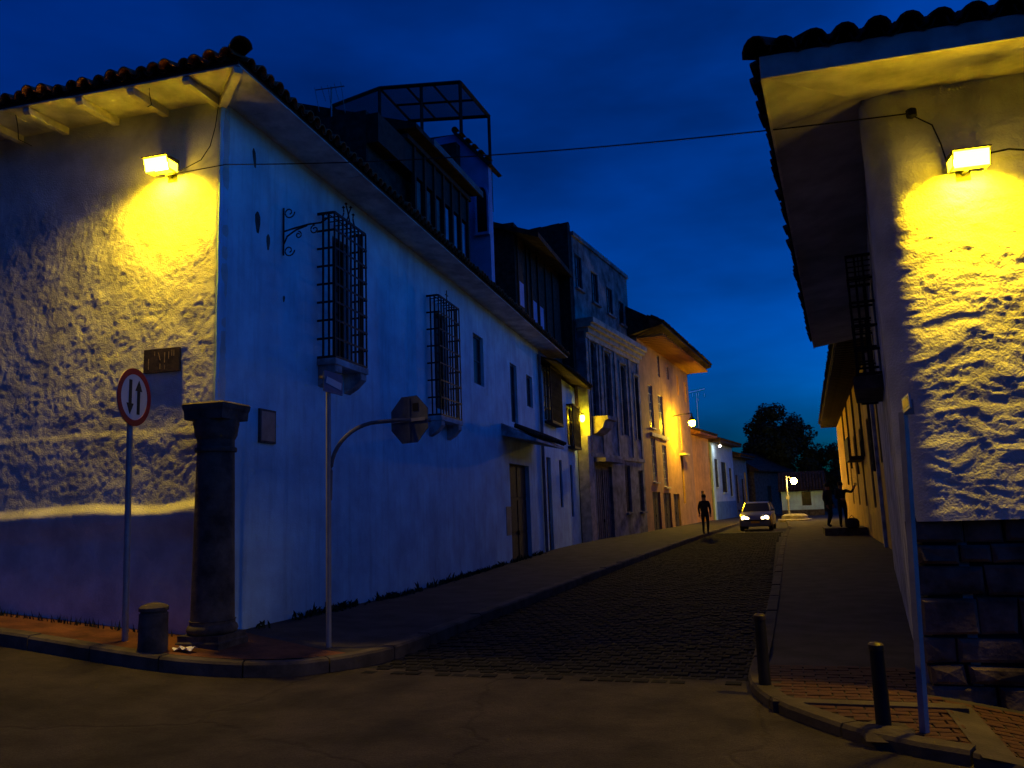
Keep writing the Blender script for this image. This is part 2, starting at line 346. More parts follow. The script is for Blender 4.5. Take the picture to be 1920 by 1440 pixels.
def resample(path, n):
    P = [Vector(p) for p in path]; d = [0]
    for a, b in zip(P, P[1:]): d.append(d[-1] + (b - a).length)
    out = []
    for i in range(n + 1):
        s = d[-1] * i / n
        for j in range(len(P) - 1):
            if s <= d[j + 1] + 1e-9: out.append(P[j].lerp(P[j + 1], (s - d[j]) / (d[j + 1] - d[j]))); break
    return out
def smooth_path(P, it=2):
    P = [Vector(p) for p in P]
    for _ in range(it):
        Q = [P[0]]
        for a, b in zip(P, P[1:]): Q += [a.lerp(b, .25), a.lerp(b, .75)]
        P = Q + [P[-1]]
    return P
def kerb(path, h, wid, name, side, seg=.9, m='kerb'):
    """kerb stones along the path, each a piece of its own"""
    P = smooth_path(path); root = None
    ln = sum((b - a).length for a, b in zip(P, P[1:])); n = int(ln / seg); pts = resample(P, n * 3)
    root = MB().add([(p.x, p.y, G(p.x, p.y) - .1) for p in pts[:2]] + [(pts[0].x, pts[0].y, G(pts[0].x, pts[0].y) - .12)], [(0, 1, 2)])
    fb = MB()
    off = []
    for i, p in enumerate(pts):
        t = (pts[min(i + 1, len(pts) - 1)] - pts[max(i - 1, 0)]).normalized(); nn = Vector((-t.y, t.x)) * side
        off.append(p + nn * wid)
    for i in range(len(pts) - 1):
        a, b, c, d = pts[i], pts[i + 1], off[i + 1], off[i]
        fb.quad((a.x, a.y, G(a.x, a.y) - .08), (b.x, b.y, G(b.x, b.y) - .08), (c.x, c.y, G(c.x, c.y) - .08), (d.x, d.y, G(d.x, d.y) - .08))
    ro = tag(fb.build(name, 'mortar'), kind='structure'); WM[ro.name] = Matrix.Identity(4)
    rr = random.Random(5)
    for k in range(n):
        mb = MB(); dz = rr.uniform(-.008, .008); idx = [k * 3 + q for q in range(4)]
        v = []
        for q in idx:
            a, b = pts[q].copy(), off[q].copy(); t = (pts[min(q + 1, len(pts) - 1)] - pts[max(q - 1, 0)]).normalized()
            g = .008 if q == idx[0] else -.008 if q == idx[-1] else 0; a += t * g; b += t * g; w_ = (b - a).normalized() * .02
            z = G(a.x, a.y)
            v += [(a.x, a.y, z - .1), (a.x, a.y, z + h - .025 + dz), (a.x + w_.x, a.y + w_.y, z + h + dz), (b.x, b.y, z + h + dz), (b.x, b.y, z - .1)]
        f = [(i * 5 + j, i * 5 + j + 1, (i + 1) * 5 + j + 1, (i + 1) * 5 + j) for i in range(3) for j in range(4)] + [(0, 1, 2, 3, 4), (15, 16, 17, 18, 19)]
        mb.add(v, f).build('kerb_stone', m, ro)
    return pts, off
LK = [(-45, 4.4), (-20, 6.15), (-12, 6.75), (-8.58, 7.08), (-7.76, 7.07), (-6.97, 7.05), (-6.29, 7.07), (-5.72, 7.2), (-5.3, 7.42), (-4.98, 7.72), (-4.68, 8.05), (-4.49, 8.42), (-4.38, 8.9), (-4.37, 9.6), (-4.36, 11.5), (-4.3, 14), (-4.2, 18), (-3.95, 27), (-3.55, 36), (-2.9, 50), (-2.0, 70)]
LI = [(-45, 5.7), (-20, 7.4), (-12, 7.9), (-8.6, 8.2), (-7.9, 8.25), (-7.5, 8.3), (-7.2, 8.35), (-7.0, 8.5), (-6.8, 8.7), (-6.8, 8.9), (-6.8, 9.1), (-6.8, 9.3), (-6.8, 9.6), (-6.9, 10.2), (-7, 12), (-7.1, 15), (-7.3, 19), (-7.9, 28), (-7.6, 36), (-7, 50), (-4.6, 70)]
kp, ko = kerb(LK, .15, .18, 'left_kerb', 1)
n = len(ko) - 1; LIr = resample(smooth_path(LI), 400)
def strip(a, b, name, m, dz, k=6):
    mb = MB(); v = []
    for p, q in zip(a, b):
        for j in range(k + 1):
            r = p.lerp(q, j / k); v.append((r.x, r.y, G(r.x, r.y) + dz))
    f = [(i * (k + 1) + j, i * (k + 1) + j + 1, (i + 1) * (k + 1) + j + 1, (i + 1) * (k + 1) + j) for i in range(len(a) - 1) for j in range(k)]
    return tag(mb.add(v, f).build(name, m), kind='structure')
# match inner points by nearest
inner = [min(LIr, key=lambda q: (q - p).length + abs(q.y - p.y) * .3) for p in ko]
i0 = min(range(len(ko)), key=lambda i: (ko[i] - Vector((-4.75, 8.15))).length)
strip(ko[:i0 + 1], inner[:i0 + 1], 'corner_pavement', 'redpave', .142)
strip(ko[i0:], inner[i0:], 'left_pavement', 'pave', .142)
RK = [(-.1, 72), (.3, 50), (-.02, 38), (-.2, 28), (-.33, 14), (-.40, 9.5), (-.44, 8.3), (-.42, 7.75), (-.22, 7.08), (.0, 6.75), (.22, 6.47), (.40, 6.24), (.66, 6.05), (1.15, 5.82), (2.4, 5.4), (5, 5.2), (12, 5.4), (45, 7.4)]
RI = [(4.4, 72), (4.2, 50), (3.9, 38), (3.2, 28), (1.9, 14), (1.35, 9.5), (1.3, 8.3), (1.3, 8.0), (1.35, 7.8), (1.4, 7.75), (1.5, 7.7), (1.6, 7.7), (1.7, 7.7), (2.0, 7.7), (3, 7.8), (5, 7.9), (12, 8.4), (45, 10.5)]
kp2, ko2 = kerb(RK, .08, .16, 'right_kerb', 1, m='band')
RIr = resample(smooth_path(RI), 400)
inner2 = [min(RIr, key=lambda q: (q - p).length) for p in ko2]
strip(ko2, inner2, 'right_pavement', 'pave', .06)
# brick pavers of the right hand corner, laid in one bed, with pale bands
bands = tag(MB().build('paving_band', 'band') if False else MB().box(-.2, 1.2, 7.02, 7.16, -.02, .083).build('paving_band', 'band'), kind='structure')
def inside(p):
    i = min(range(len(ko2)), key=lambda k: (ko2[k] - p).length); t = (ko2[min(i + 1, len(ko2) - 1)] - ko2[max(0, i - 1)]); nn = Vector((-t.y, t.x)).normalized()
    return (p - ko2[i]).dot(nn) > .02
bricks = []; r = 0; y = 5.5
while y < 8.6:
    x = -.45 + (r % 2) * .1
    while x < 2.4:
        p = Vector((x, y)); wall = y < 7.4 or x < 1.0 + .1 * (y - 7.5) - .03
        if inside(p) and wall: bricks.append(p)
        x += .205
    y += .105; r += 1
bricks.sort(key=lambda p: p.length)
rp = bpy.data.objects['right_pavement']; WM[rp.name] = Matrix.Identity(4)
bo = MB(); bo.add([(-.098, -.048, -.05), (.098, -.048, -.05), (.098, .048, -.05), (-.098, .048, -.05), (-.095, -.045, 0), (.095, -.045, 0), (.095, .045, 0), (-.095, .045, 0)], [(4, 5, 6, 7), (0, 1, 5, 4), (1, 2, 6, 5), (2, 3, 7, 6), (3, 0, 4, 7)])
bo = bo.build('paver', 'paver', rp)
def bm_(p): return Matrix.Translation((p.x, p.y, G(p.x, p.y) + .068 + rnd.uniform(-.003, .003))) @ Matrix.Rotation(math.atan(.17) if p.x > 1 else 0, 4, 'Y') @ Matrix.Rotation(rnd.uniform(-.02, .02), 4, 'Z')
link_copies(bo, 'paver', [bm_(p) for p in bricks[:300]], rp)
xb = MB()
for p in bricks[300:]:
    T = bm_(p); xb.add([T @ v.co for v in bo.data.vertices], [tuple(f.vertices) for f in bo.data.polygons])
if xb.v: xb.build('far_pavers', 'paver', rp, kind='stuff')
mbb = MB()
for k in range(12):
    y0_ = 5.83 + k * .12; mbb.add([(1.04, y0_, G(1.04, y0_) + .081), (1.26, y0_, G(1.26, y0_) + .081), (1.26, y0_ + .12, G(1.26, y0_) + .081), (1.04, y0_ + .12, G(1.04, y0_) + .081)], [(0, 1, 2, 3)])
tag(mbb.build('paving_band', 'band'), kind='structure')

# manhole in the road
mh = thing('manhole_cover', (-2.24, 4.55, 0), 'round iron manhole cover set in the road at the bottom of the view', 'manhole cover')
MB().lathe([(.46, -.05), (.46, .004), (.36, .004), (.36, -.02)], 40, caps=False).build('rim', 'concrete', mh)
ml = MB().lathe([(.355, -.03), (.355, .002)], 40)
for k in range(-4, 5):
    w = math.sqrt(max(0, .33 ** 2 - (k * .07) ** 2)); ml.box(-w, w, k * .07 - .012, k * .07 + .012, .002, .007)
ml.build('lid', 'iron', mh)

# ------------------------------------------------------------------ corner house (left)
CX, CY = -6.52, 8.16
SD = Vector((-.06314, .998)); FD = Vector((-.99784, -.06567))
FS = frame(CX, CY, 0, SD.x, SD.y)                    # street side: local x along the street, -y out
FF = frame(CX, CY, 0, -FD.x, -FD.y)                  # front: local x = towards the street corner (negative = left), -y out
A = thing('corner_house', FS, 'long white colonial house on the left corner with tiled eaves and lamp lit rough front', 'house')
TOP = 7.05
ops = [(3.05, 3.68, 4.2, 6.25), (7.85, 8.72, 3.9, 6.1), (10.75, 11.65, 4.86, 6.18), (14.4, 15.2, 4.2, 6.0), (16.45, 17.3, 4.9, 5.95), (13.95, 16.35, -.1, 2.95)]
wb = wall_mesh(0.16, 18.35, -.4, TOP + .3, ops, .22, 9)
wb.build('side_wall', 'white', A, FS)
# rough front wall: real relief
def relief(u, z):
    p = Vector((u * 1.0, z * 1.0, 3.3))
    w = Vector((noise.noise(p * 3), noise.noise(p * 3 + Vector((9, 2, 4))), 0)) * .10; p = p + w
    a = noise.fractal(p * 2.6, .62, 2.2, 6) * .0085
    b_ = max(0, noise.noise(p * 3.1 + Vector((7, 1, 0))) - .12) * .011
    c_ = noise.fractal(p * 19, .6, 2.0, 3) * .0046
    return a + b_ + c_
def front_relief(u, z):
    amp = .15 + .85 * sm(6.35, 5.6, z)
    lo = sm(1.91, 1.77, z + .05 * noise.noise(Vector((u * .8, 0, 5))) + .03 * sm(-.8, 0, u) * -2)
    amp *= 1 - .35 * lo
    o = relief(u, z) * amp + .012 * sm(2.84, 2.76, z + .03 * noise.noise(Vector((u * 1.2, 4, 5)))) + .10 * lo - .078 * sm(1.78, 1.40, z + .06 * noise.noise(Vector((u * 1.1, 2, 8))))
    if z < 2.79: o += relief(u + 9, z + 4) * .35
    return o
mb = MB(); us = [-14, -10] + lin(-8, -4.7, 66) + lin(-4.6, -.0, 230); zs = lin(-.2, 7.3, 340)
v = []
for u in us:
    for z in zs:
        y = -front_relief(u, z) * (1 - sm(-.10, 0, u) * .6)
        rr = .07 + .02 * noise.noise(Vector((z * 3, 1, 2)))
        if u > -rr: y += (rr - math.sqrt(max(0, rr * rr - (u + rr) ** 2)))
        v.append((u + ((.022 * noise.noise(Vector((z * 2.2, 8, 2))) + .014 * noise.noise(Vector((z * 7, 3, 2)))) if u > -.025 else 0), y, z))
n = len(zs); f = [(i * n + j, (i + 1) * n + j, (i + 1) * n + j + 1, i * n + j + 1) for i in range(len(us) - 1) for j in range(n - 1)]
# return to the side wall
k0 = (len(us) - 1) * n
m0 = len(v); v += [(v[k0 + j][0], .17, zs[j]) for j in range(n)]
f += [(k0 + j, m0 + j, m0 + j + 1, k0 + j + 1) for j in range(n - 1)]
# strip from return to the side wall plane
mb.add(v, f); mb.build('front_wall', 'rough_white', A, FF, smooth=True)
# corner strip of the side wall (u 0..0.16), gently uneven
mb = MB(); v = []; zs2 = lin(-.4, 7.3, 90)
for u in (-.02, .03, .08, .17):
    for z in zs2: v.append((u, .004 if u > .1 else .012 * noise.noise(Vector((u * 5, z * 2, 1))) + .004, z))
n2 = len(zs2); mb.add(v, [(i * n2 + j, (i + 1) * n2 + j, (i + 1) * n2 + j + 1, i * n2 + j + 1) for i in range(3) for j in range(n2 - 1)])
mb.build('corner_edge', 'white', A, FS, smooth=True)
# roof: two eaves meeting in a hip at the corner
OV = .72; ZE = 7.06; PT = math.radians(16)
roof = MB()
cu, cy = -OV, -OV                                    # corner of the eaves in FS coordinates (approx. square)
zr = ZE + .10
def rp_(u, y): return (u, y, zr + min(u - cu, y - cy, 4.4) * math.tan(PT) - .02)
roof.quad(rp_(cu, cy), rp_(20.4, cy), rp_(20.4, cy + 4.4), rp_(cu + 4.4, cy + 4.4))
roof.quad(rp_(cu, cy), rp_(cu + 4.4, cy + 4.4), rp_(cu + 4.4, 14), rp_(cu, 14))
roof.quad(rp_(cu + 4.4, cy + 4.4), rp_(20.4, cy + 4.4), rp_(20.4, 9), rp_(cu + 4.4, 9))
ro = roof.build('roof', 'olddark', A, FS)
eave_roof(ro, FS, cu + .1, 20.4, cy - .06, zr - .03, PT, 4, m='clay', start_cut=cu, jitter=.035)
FFr = FF @ Matrix.Scale(-1, 4, (1, 0, 0))            # mirrored so that u grows away from the corner
FL = frame(CX, CY, 0, -FD.x, -FD.y) @ Matrix.Translation((-14, 0, 0))
def front_tiles():
    rnd2 = random.Random(11); proto = halfpipe(.42, .094, .082).build('roof_tile', 'clay', ro); mats = []; up = MB(); ch = MB(); S = Matrix.Rotation(PT, 4, 'X')
    for i in range(44):
        u = OV - .14 - i * .205 + rnd2.uniform(-.012, .012)
        T = Matrix.Translation((u, -OV - .07 + rnd2.uniform(-.05, .04), zr + .005 + rnd2.uniform(-.015, .02))) @ S
        mats.append(T @ Matrix.Rotation(rnd2.uniform(-.09, .09), 4, 'Z') @ Matrix.Rotation(rnd2.uniform(-.05, .05), 4, 'Y'))
        lim = min(1.6, i * .205)
        for k in range(1, int(lim / .36) + 1):
            h = halfpipe(.42, .094, .082, n=5); TT = T @ Matrix.Translation((0, k * .36, .01)) @ Matrix.Rotation(rnd2.uniform(-.03, .03), 4, 'Z'); up.add([TT @ p for p in h.v], h.f)
        c = halfpipe(max(.4, lim), .075, .075, n=4); R = Matrix.Translation((u - .1, -OV - .03, zr + .05)) @ S @ Matrix.Rotation(PI, 4, 'Y'); ch.add([R @ p for p in c.v], c.f)
    link_copies(proto, 'roof_tile', mats, ro, FF); up.build('upper_tiles', 'olddark', ro, FF, kind='stuff'); ch.build('channel_tiles', 'olddark', ro, FF, kind='stuff')
front_tiles()
hp = halfpipe(.45, .13, .11).build('hip_tile', 'olddark', ro); hm = []
for k in range(7):
    hm.append(Matrix.Translation((cu - .10 + k * .29, cy - .10 + k * .29, zr + .06 + k * .29 * math.tan(PT))) @ Matrix.Rotation(-PI / 4, 4, 'Z') @ Matrix.Rotation(math.radians(15.5), 4, 'X') @ Matrix.Rotation(rnd.uniform(-.05, .05), 4, 'Y'))
link_copies(hp, 'hip_tile', hm, ro, FS)
# soffit boards: two courses on each side, with a seam between
def soffit(F, ua, ub, seg, m, hip):
    u = ua; k = 0
    while u < ub - .01:
        w = min(seg, ub - u)
        for a, b, z_ in ((-.70, -.36, ZE + .015), (-.355, .0, ZE + .035)):
            p0 = max(u + .004, (a if hip > 0 else -99)); dz = random.uniform(-.006, .006)
            q = MB()
            if hip > 0: xs_ = [max(u + .004, a), u + w - .004, u + w - .004, max(u + .004, b)]
            else: xs_ = [u + .004, min(u + w - .004, -a), min(u + w - .004, -b), u + .004]
            if xs_[1] - xs_[0] < .02: continue
            zt = lambda y: z_ + dz
            vv = [(xs_[0], a, zt(a)), (xs_[1], a, zt(a)), (xs_[2], b, zt(b)), (xs_[3], b, zt(b))]
            q.add(vv + [(x, y, z + .02) for x, y, z in vv], [(0, 1, 2, 3), (4, 5, 6, 7), (0, 1, 5, 4), (1, 2, 6, 5), (2, 3, 7, 6), (3, 0, 4, 7)])
            q.build('soffit_board', m, A, F)
        u += w; k += 1
soffit(FS, -.70, 20.3, 1.15, 'soffit', 1)
soffit(FF, -8.3, .70, .92, 'soffit', -1)
for i in range(9):                                   # rafter tails under the front eave
    u = -.06 - i * .79 + random.uniform(-.03, .03)
    MB().prism([(-.69, ZE - .05), (-.66, ZE - .085), (-.02, ZE - .07), (-.02, ZE + .033), (-.69, ZE + .0)], u - .045, u + .045, Matrix(((0, 1, 0, 0), (1, 0, 0, 0), (0, 0, 1, 0), (0, 0, 0, 1)))).build('rafter', 'whitewood', A, FF)
d_ = MB(); Mh = Matrix.Rotation(math.radians(225), 4, 'Z')
d_.box(.04, .98, -.05, .05, ZE - .08, ZE - .003, Mh); d_.build('hip_rafter', 'whitewood', A, FS)
MB().box(cu + .03, 20.35, cy + .03, cy + .05, ZE + .04, ZE + .10).build('tile_batten', 'wood', A, FS)
MB().box(-8.3, OV - .04, -OV + .03, -OV + .05, ZE + .04, ZE + .10).build('tile_batten', 'wood', A, FF)
# windows of the street side
window(A, FS, 3.05, 3.68, 4.2, 6.25, .16, 2, 5)
window(A, FS, 7.85, 8.72, 3.9, 6.1, .16, 2, 5)
for a, b, lo, hi in ((10.75, 11.65, 4.86, 6.18), (14.4, 15.2, 4.2, 6.0), (16.45, 17.3, 4.9, 5.95)): window(A, FS, a, b, lo, hi, .14, 1, 2, 'greydoor')
door(A, FS, 13.95, 16.35, -.1, 2.95, 'wood', .14)
def grille(F, a, b, lo, hi, out, parent, nb, rings, crown=True, sill=True):
    g = MB()
    for z in (lo, hi):                               # top and bottom frames
        g.box(a, b, -out - .012, -out + .012, z - .02, z + .02); g.box(a - .012, a + .012, -out + .012, 0, z - .02, z + .02); g.box(b - .012, b + .012, -out + .012, 0, z - .02, z + .02)
    for x in (a, b): g.box(x - .012, x + .012, -out - .0115, -out + .0115, lo, hi)
    gr = g.build('window_grille', 'iron', parent, F)
    bar = MB().box(-.013, .013, -.013, .013, lo + .02, hi - .02).build('grille_bar', 'iron', gr)
    ms = [Matrix.Translation((a + (b - a) * k / nb, -out, 0)) for k in range(1, nb)]
    ms += [Matrix.Translation((x, -out * k / 3, 0)) for x in (a, b) for k in (1, 2)]
    link_copies(bar, 'grille_bar', ms, gr, F)
    for k in range(1, rings):
        z = lo + (hi - lo) * k / rings
        h = MB(); h.box(a - .016, b + .016, -out - .016, -out - .011, z - .018, z + .018); h.box(a - .016, a - .011, -out, 0, z - .018, z + .018); h.box(b + .011, b + .016, -out, 0, z - .018, z + .018)
        h.build('grille_rail', 'iron', gr, F)
    tp = MB()
    for k in range(1, 6):                            # open lattice on top
        x = a + (b - a) * k / 6; tp.box(x - .008, x + .008, -out, 0, hi - .008, hi + .008)
    tp.box(a, b, -out / 2 - .008, -out / 2 + .008, hi + .008, hi + .02); tp.build('grille_top', 'iron', gr, F)
    if crown:
        c = MB(); xm = (a + b) / 2
        if crown == 2:
            for dx in (-.24, -.08, .08, .24):
                pts = [(xm + dx + .07 * math.sin(t * 1.9) * (1 if dx < 0 else -1), -out + .04, hi + .02 + t * .16) for t in lin(0, 1.7 if abs(dx) < .2 else 1.1, 8)]; c.tube(pts, .012, 5)
                c.lathe([(.0, .0), (.03, .03), (.0, .06)], 6, Matrix.Translation(pts[-1]))
        else:
            c.tube([(xm, -out + .05, hi), (xm, -out + .05, hi + .28)], .012, 5); c.tube([(xm - .08, -out + .05, hi + .17), (xm + .08, -out + .05, hi + .17)], .012, 5)
        c.build('grille_finial', 'iron', gr, F)
    if sill:
        s = MB().box(a - .02, b + .02, -out - .02, .02, lo - .12, lo - .022)
        s.build('window_sill', 'grime', parent, F)
        for x in (a + .02, b - .24):
            MB().prism([(.0, lo - .45), (-.16, lo - .36), (-out, lo - .23), (-out, lo - .122), (0, lo - .122)], x, x + .22, Matrix(((0, 1, 0, 0), (1, 0, 0, 0), (0, 0, 1, 0), (0, 0, 0, 1)))).build('sill_corbel', 'grime', parent, F)
    return gr
grille(FS, 2.55, 3.70, 4.1, 6.44, .30, A, 8, 8, 2)
grille(FS, 7.4, 8.8, 3.69, 6.3, .28, A, 8, 7, 1)
# little tiled canopy over the side door
cn = MB().prism([(0, 4.05), (-1.0, 3.55), (-1.0, 3.48), (0, 3.7)], 13.2, 17.2, Matrix(((0, 1, 0, 0), (1, 0, 0, 0), (0, 0, 1, 0), (0, 0, 0, 1)))).build('door_canopy', 'grime', A, FS)
eave_roof(cn, FS, 13.2, 17.2, -1.06, 3.58, math.radians(26), .8, sp=.2, m='olddark', rows=2)
MB().tube([(18.2, -.07, 6.9), (18.2, -.07, .15)], .055, 8).build('drainpipe', 'greydoor', A, FS)
# stains and a broken patch on the plaster
MB().box(13.4, 13.9, -.012, .0, .9, 1.7).build('meter_box', 'greydoor', A, FS)

# ------------------------------------------------------------------ stone column on the corner
cz = .24
colm = thing('stone_column', (-6.33, 7.93, cz), 'dark stone column with square capital standing at the left house corner', 'column')
MB().lathe([(.40, -.2), (.40, .07), (.375, .09), (.375, .15)], 4, Matrix.Rotation(PI / 4 + .05, 4, 'Z')).build('plinth', 'stone', colm)
MB().lathe([(.25, .15), (.275, .17), (.285, .2), (.27, .24), (.25, .26), (.25, .29), (.26, .30)], 28).build('base_moulding', 'stone', colm, smooth=True)
mb = MB(); pr = [(.243, .30), (.236, .7), (.228, 1.2), (.222, 1.7), (.214, 2.15), (.212, 2.22), (.235, 2.225), (.24, 2.25), (.235, 2.275), (.212, 2.28), (.212, 2.37)]
mb.lathe(pr, 28); mb.build('shaft', 'stone', colm, smooth=True)
MB().lathe([(.215, 2.37), (.24, 2.42), (.25, 2.5), (.262, 2.56), (.262, 2.60)], 28).build('capital', 'stone', colm, smooth=True)
ab = MB().lathe([(.36, 2.60), (.37, 2.70), (.385, 2.73), (.395, 2.78), (.37, 2.80)], 4, Matrix.Rotation(PI / 4 + .05, 4, 'Z'))
ab.build('abacus', 'stone', colm)

# ------------------------------------------------------------------ small things on the left house
def floodlight(M_, label, sc=1.):
    M_ = M_ @ Matrix.Scale(sc, 4); t = thing('wall_lamp', M_, label, 'wall lamp', 'sodium floodlights on the corner walls')
    # local: -y out of the wall, z up; wall pack with a glowing refractor below and in front, opaque hood above
    w = .165; y0, y1 = -.13, -.36
    h = MB()
    h.prism([(y0, .16), (y0, .02), (y0 + .012, .02), (y0 + .012, .172), (y1 - .03, .158), (y1 - .03, .142), (y1 + .01, .145)], -w - .015, w + .015, Matrix(((0, 1, 0, 0), (1, 0, 0, 0), (0, 0, 1, 0), (0, 0, 0, 1))))
    for sx in (-1, 1): h.prism([(y0, .158), (y0, -.01), (y1 + .05, -.02), (y1 + .005, .142)], sx * (w + .002), sx * (w + .014), Matrix(((0, 1, 0, 0), (1, 0, 0, 0), (0, 0, 1, 0), (0, 0, 0, 1))))
    h.build('housing', 'iron', t)
    MB().add([(-w, y0 - .004, .07), (w, y0 - .004, .07), (w, y1 + .035, .07), (-w, y1 + .035, .07)], [(0, 3, 2, 1)]).build('lamp_glass', 'flood', t)
    MB().add([(-w, y1 + .046, -.02), (w, y1 + .046, -.02), (w, y1 + .002, .138), (-w, y1 + .002, .138)], [(0, 1, 2, 3)]).build('front_lens', 'lens', t)
    for sx in (-1, 1): MB().add([(sx * (w + .0145), y0 - .02, .0), (sx * (w + .0145), y1 + .05, .0), (sx * (w + .0145), y1 + .02, .11), (sx * (w + .0145), y0 - .02, .11)], [(0, 1, 2, 3)]).build('side_spill', 'sidespill', t)  # glowing side panels added to spill soft light on the wall
    b = MB(); b.tube([(0, .0, .03), (0, -.06, .03), (0, -.13, .03)], .03, 8); b.box(-.07, .07, -.012, 0, -.05, .11); b.build('wall_bracket', 'iron', t)
    return t
PL = Vector((CX, CY)) + FD * .72
LM = FF.copy(); LM.translation = (PL.x, PL.y, 6.12) ; LM = LM @ Matrix.Translation((0, .0, 0))
floodlight(LM, 'lit sodium floodlight under the eave of the left corner house, beside the rafter tails')
pq = FF.copy(); q = Vector((CX, CY)) + FD * .78; pq.translation = (q.x, q.y, 3.69)
pl = thing('name_plaque', pq, 'dark oblong nameplate with worn lettering on the rough left wall, above the round sign', 'plaque')
MB().box(-.26, .26, -.045, .0, -.15, .15).build('plate', 'bronze', pl)
let = MB()
for (x, z, h, w, s) in [(-.19, -.04, .14, .008, 0), (-.02, .05, .10, .010, -.03), (-.02, -.08, .07, .010, 0), (.045, .03, .13, .010, 0), (.105, .055, .09, .008, 0), (.15, .08, .08, .008, 0), (.18, .08, .08, .008, 0), (-.1, .09, .06, .006, 0), (.05, -.09, .06, .006, 0)]:
    let.prism([(x, z - h / 2), (x + w, z - h / 2), (x + w + s, z + h / 2), (x + s, z + h / 2)], -.048, -.0455)
let.build('lettering', 'tan', pl)
wp = FS @ Matrix.Translation((1.12, 0, 2.9))
p2 = thing('wall_plaque', wp, 'plain grey rectangular plaque on the blue lit street wall right of the stone column', 'plaque')
MB().box(-.2, .2, -.03, .0, -.23, .23).build('slab', 'stone', p2); MB().box(-.17, .17, -.034, -.031, -.2, .2).build('face', 'signgrey', p2)
bk = thing('iron_bracket', FS @ Matrix.Translation((1.5, 0, 5.8)), 'black wrought iron scroll bracket on the street wall beside the first barred window', 'bracket')
MB().tube([(0, -.02, -.36), (0, -.02, .36)], .014, 6).build('back_bar', 'iron', bk)
def spiral(c, r0, turns, a0, s, n=18): return [(c[0], c[1] + s * (r0 * (1 - .7 * i / n)) * math.cos(a0 + turns * 2 * PI * i / n), c[2] + (r0 * (1 - .7 * i / n)) * math.sin(a0 + turns * 2 * PI * i / n)) for i in range(n + 1)]
ar = MB(); ar.tube([(0, -.02, .0), (0, -.2, .03), (0, -.42, .06), (0, -.62, .06), (0, -.74, .12), (0, -.70, .19), (0, -.64, .16)], .013, 6); ar.tube([(0, -.02, -.2), (0, -.08, -.08), (0, -.22, -.0), (0, -.4, .045)], .012, 6); ar.build('arm', 'iron', bk)
for c, r_, a0, s in (((0, -.11, .28), .09, PI, 1), ((0, -.11, -.30), .09, PI, 1), ((0, -.26, -.08), .055, PI / 2, 1), ((0, -.52, -.03), .07, PI / 2, -1)):
    MB().tube(spiral(c, r_, 1.2, a0, s), .010, 5).build('scroll', 'iron', bk)
st = MB()
for (u, z, w, h) in ((.85, 5.72, .05, .16), (1.12, 5.52, .035, .12), (.75, 6.62, .03, .14), (1.55, 4.8, .02, .05)):
    pts = [(u + w * math.cos(a) * (1 + .25 * math.sin(3 * a)) * 1.2 + .5 * (z - 5.6) * -.3 * math.sin(a) * h, z + h * math.sin(a)) for a in lin(0, 2 * PI, 10)[:-1]]
    st.prism(pts, -.006, .0)
st.build('chipped_patch', 'stone', A, FS)

# lantern on the end of the white row
# loose wires under the front eave
for k, (pts, lb) in enumerate((([(-.62, -.62, 7.05), (-.60, -.64, 6.96), (-.68, -.5, 6.90), (-.80, -.42, 6.93)], 'short loose wire hanging under the front eave between the two rafters nearest the corner'),
                               ([(-2.7, -.60, 7.05), (-2.76, -.5, 6.93), (-2.90, -.35, 6.85), (-2.88, -.15, 6.84)], 'loose wire drooping under the front eave at the left edge of the view'),
                               ([(-.02, -.06, 6.98), (-.05, -.07, 6.7), (-.12, -.07, 6.45), (-.25, -.07, 6.28), (-.55, -.09, 6.16)], 'thin wire running down the corner of the lit wall to the left floodlight'))):
    tag(MB().tube([FF @ Vector(p) for p in pts], .006, 5).build('loose_wire', 'iron'), lb, 'wire')
# ------------------------------------------------------------------ second white house
F2 = FS @ Matrix.Translation((18.36, .06, 0))
B = thing('white_house', F2, 'smaller white house joining the corner house beyond the drainpipe', 'house')
ops2 = [(.95, 2.9, 4.75, 6.6), (5.2, 6.7, 4.1, 5.7), (.9, 1.65, -.1, 3.4), (3.2, 3.7, 1.6, 3.4), (5.4, 5.9, 1.2, 3.3)]
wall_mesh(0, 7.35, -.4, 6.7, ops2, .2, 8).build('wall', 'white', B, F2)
window(B, F2, .95, 2.9, 4.75, 6.6, .12, 3, 4); window(B, F2, 5.2, 6.7, 4.1, 5.7, .12, 3, 3)
for a, b, lo, hi in ((3.2, 3.7, 1.6, 3.4), (5.4, 5.9, 1.2, 3.3)): window(B, F2, a, b, lo, hi, .12, 1, 3)
door(B, F2, .9, 1.65, -.1, 3.4, 'browndoor', .12, 1)
for a in (.95, 5.2):                                 # projecting wooden lattices
    sh = MB(); zl, zh = (4.7, 6.62) if a < 2 else (4.05, 5.72); w = 1.95 if a < 2 else 1.5
    sh.box(a - .04, a + w + .04, -.30, .0, zl - .1, zl); sh.box(a - .04, a + w + .04, -.30, 0, zh, zh + .06)
    for q_ in (a - .03, a + w - .03): sh.box(q_, q_ + .06, -.29, -.23, zl - .01, zh + .01)
    s_ = sh.build('balcony_window', 'wood', B, F2)
    b_ = MB().box(-.02, .02, -.02, .02, zl, zh).build('baluster', 'wood', s_)
    link_copies(b_, 'baluster', [Matrix.Translation((a + w * k / 9, -.27, 0)) for k in range(10)] + [Matrix.Translation((a, -.14, 0)), Matrix.Translation((a + w, -.14, 0))], s_, F2)
rr = MB().quad((-.1, -.75, 6.66), (7.5, -.75, 6.66), (7.5, 4, 8.2), (-.1, 4, 8.2)); rr.quad((-.1, -.75, 6.60), (7.5, -.75, 6.60), (7.5, 4, 8.14), (-.1, 4, 8.14))
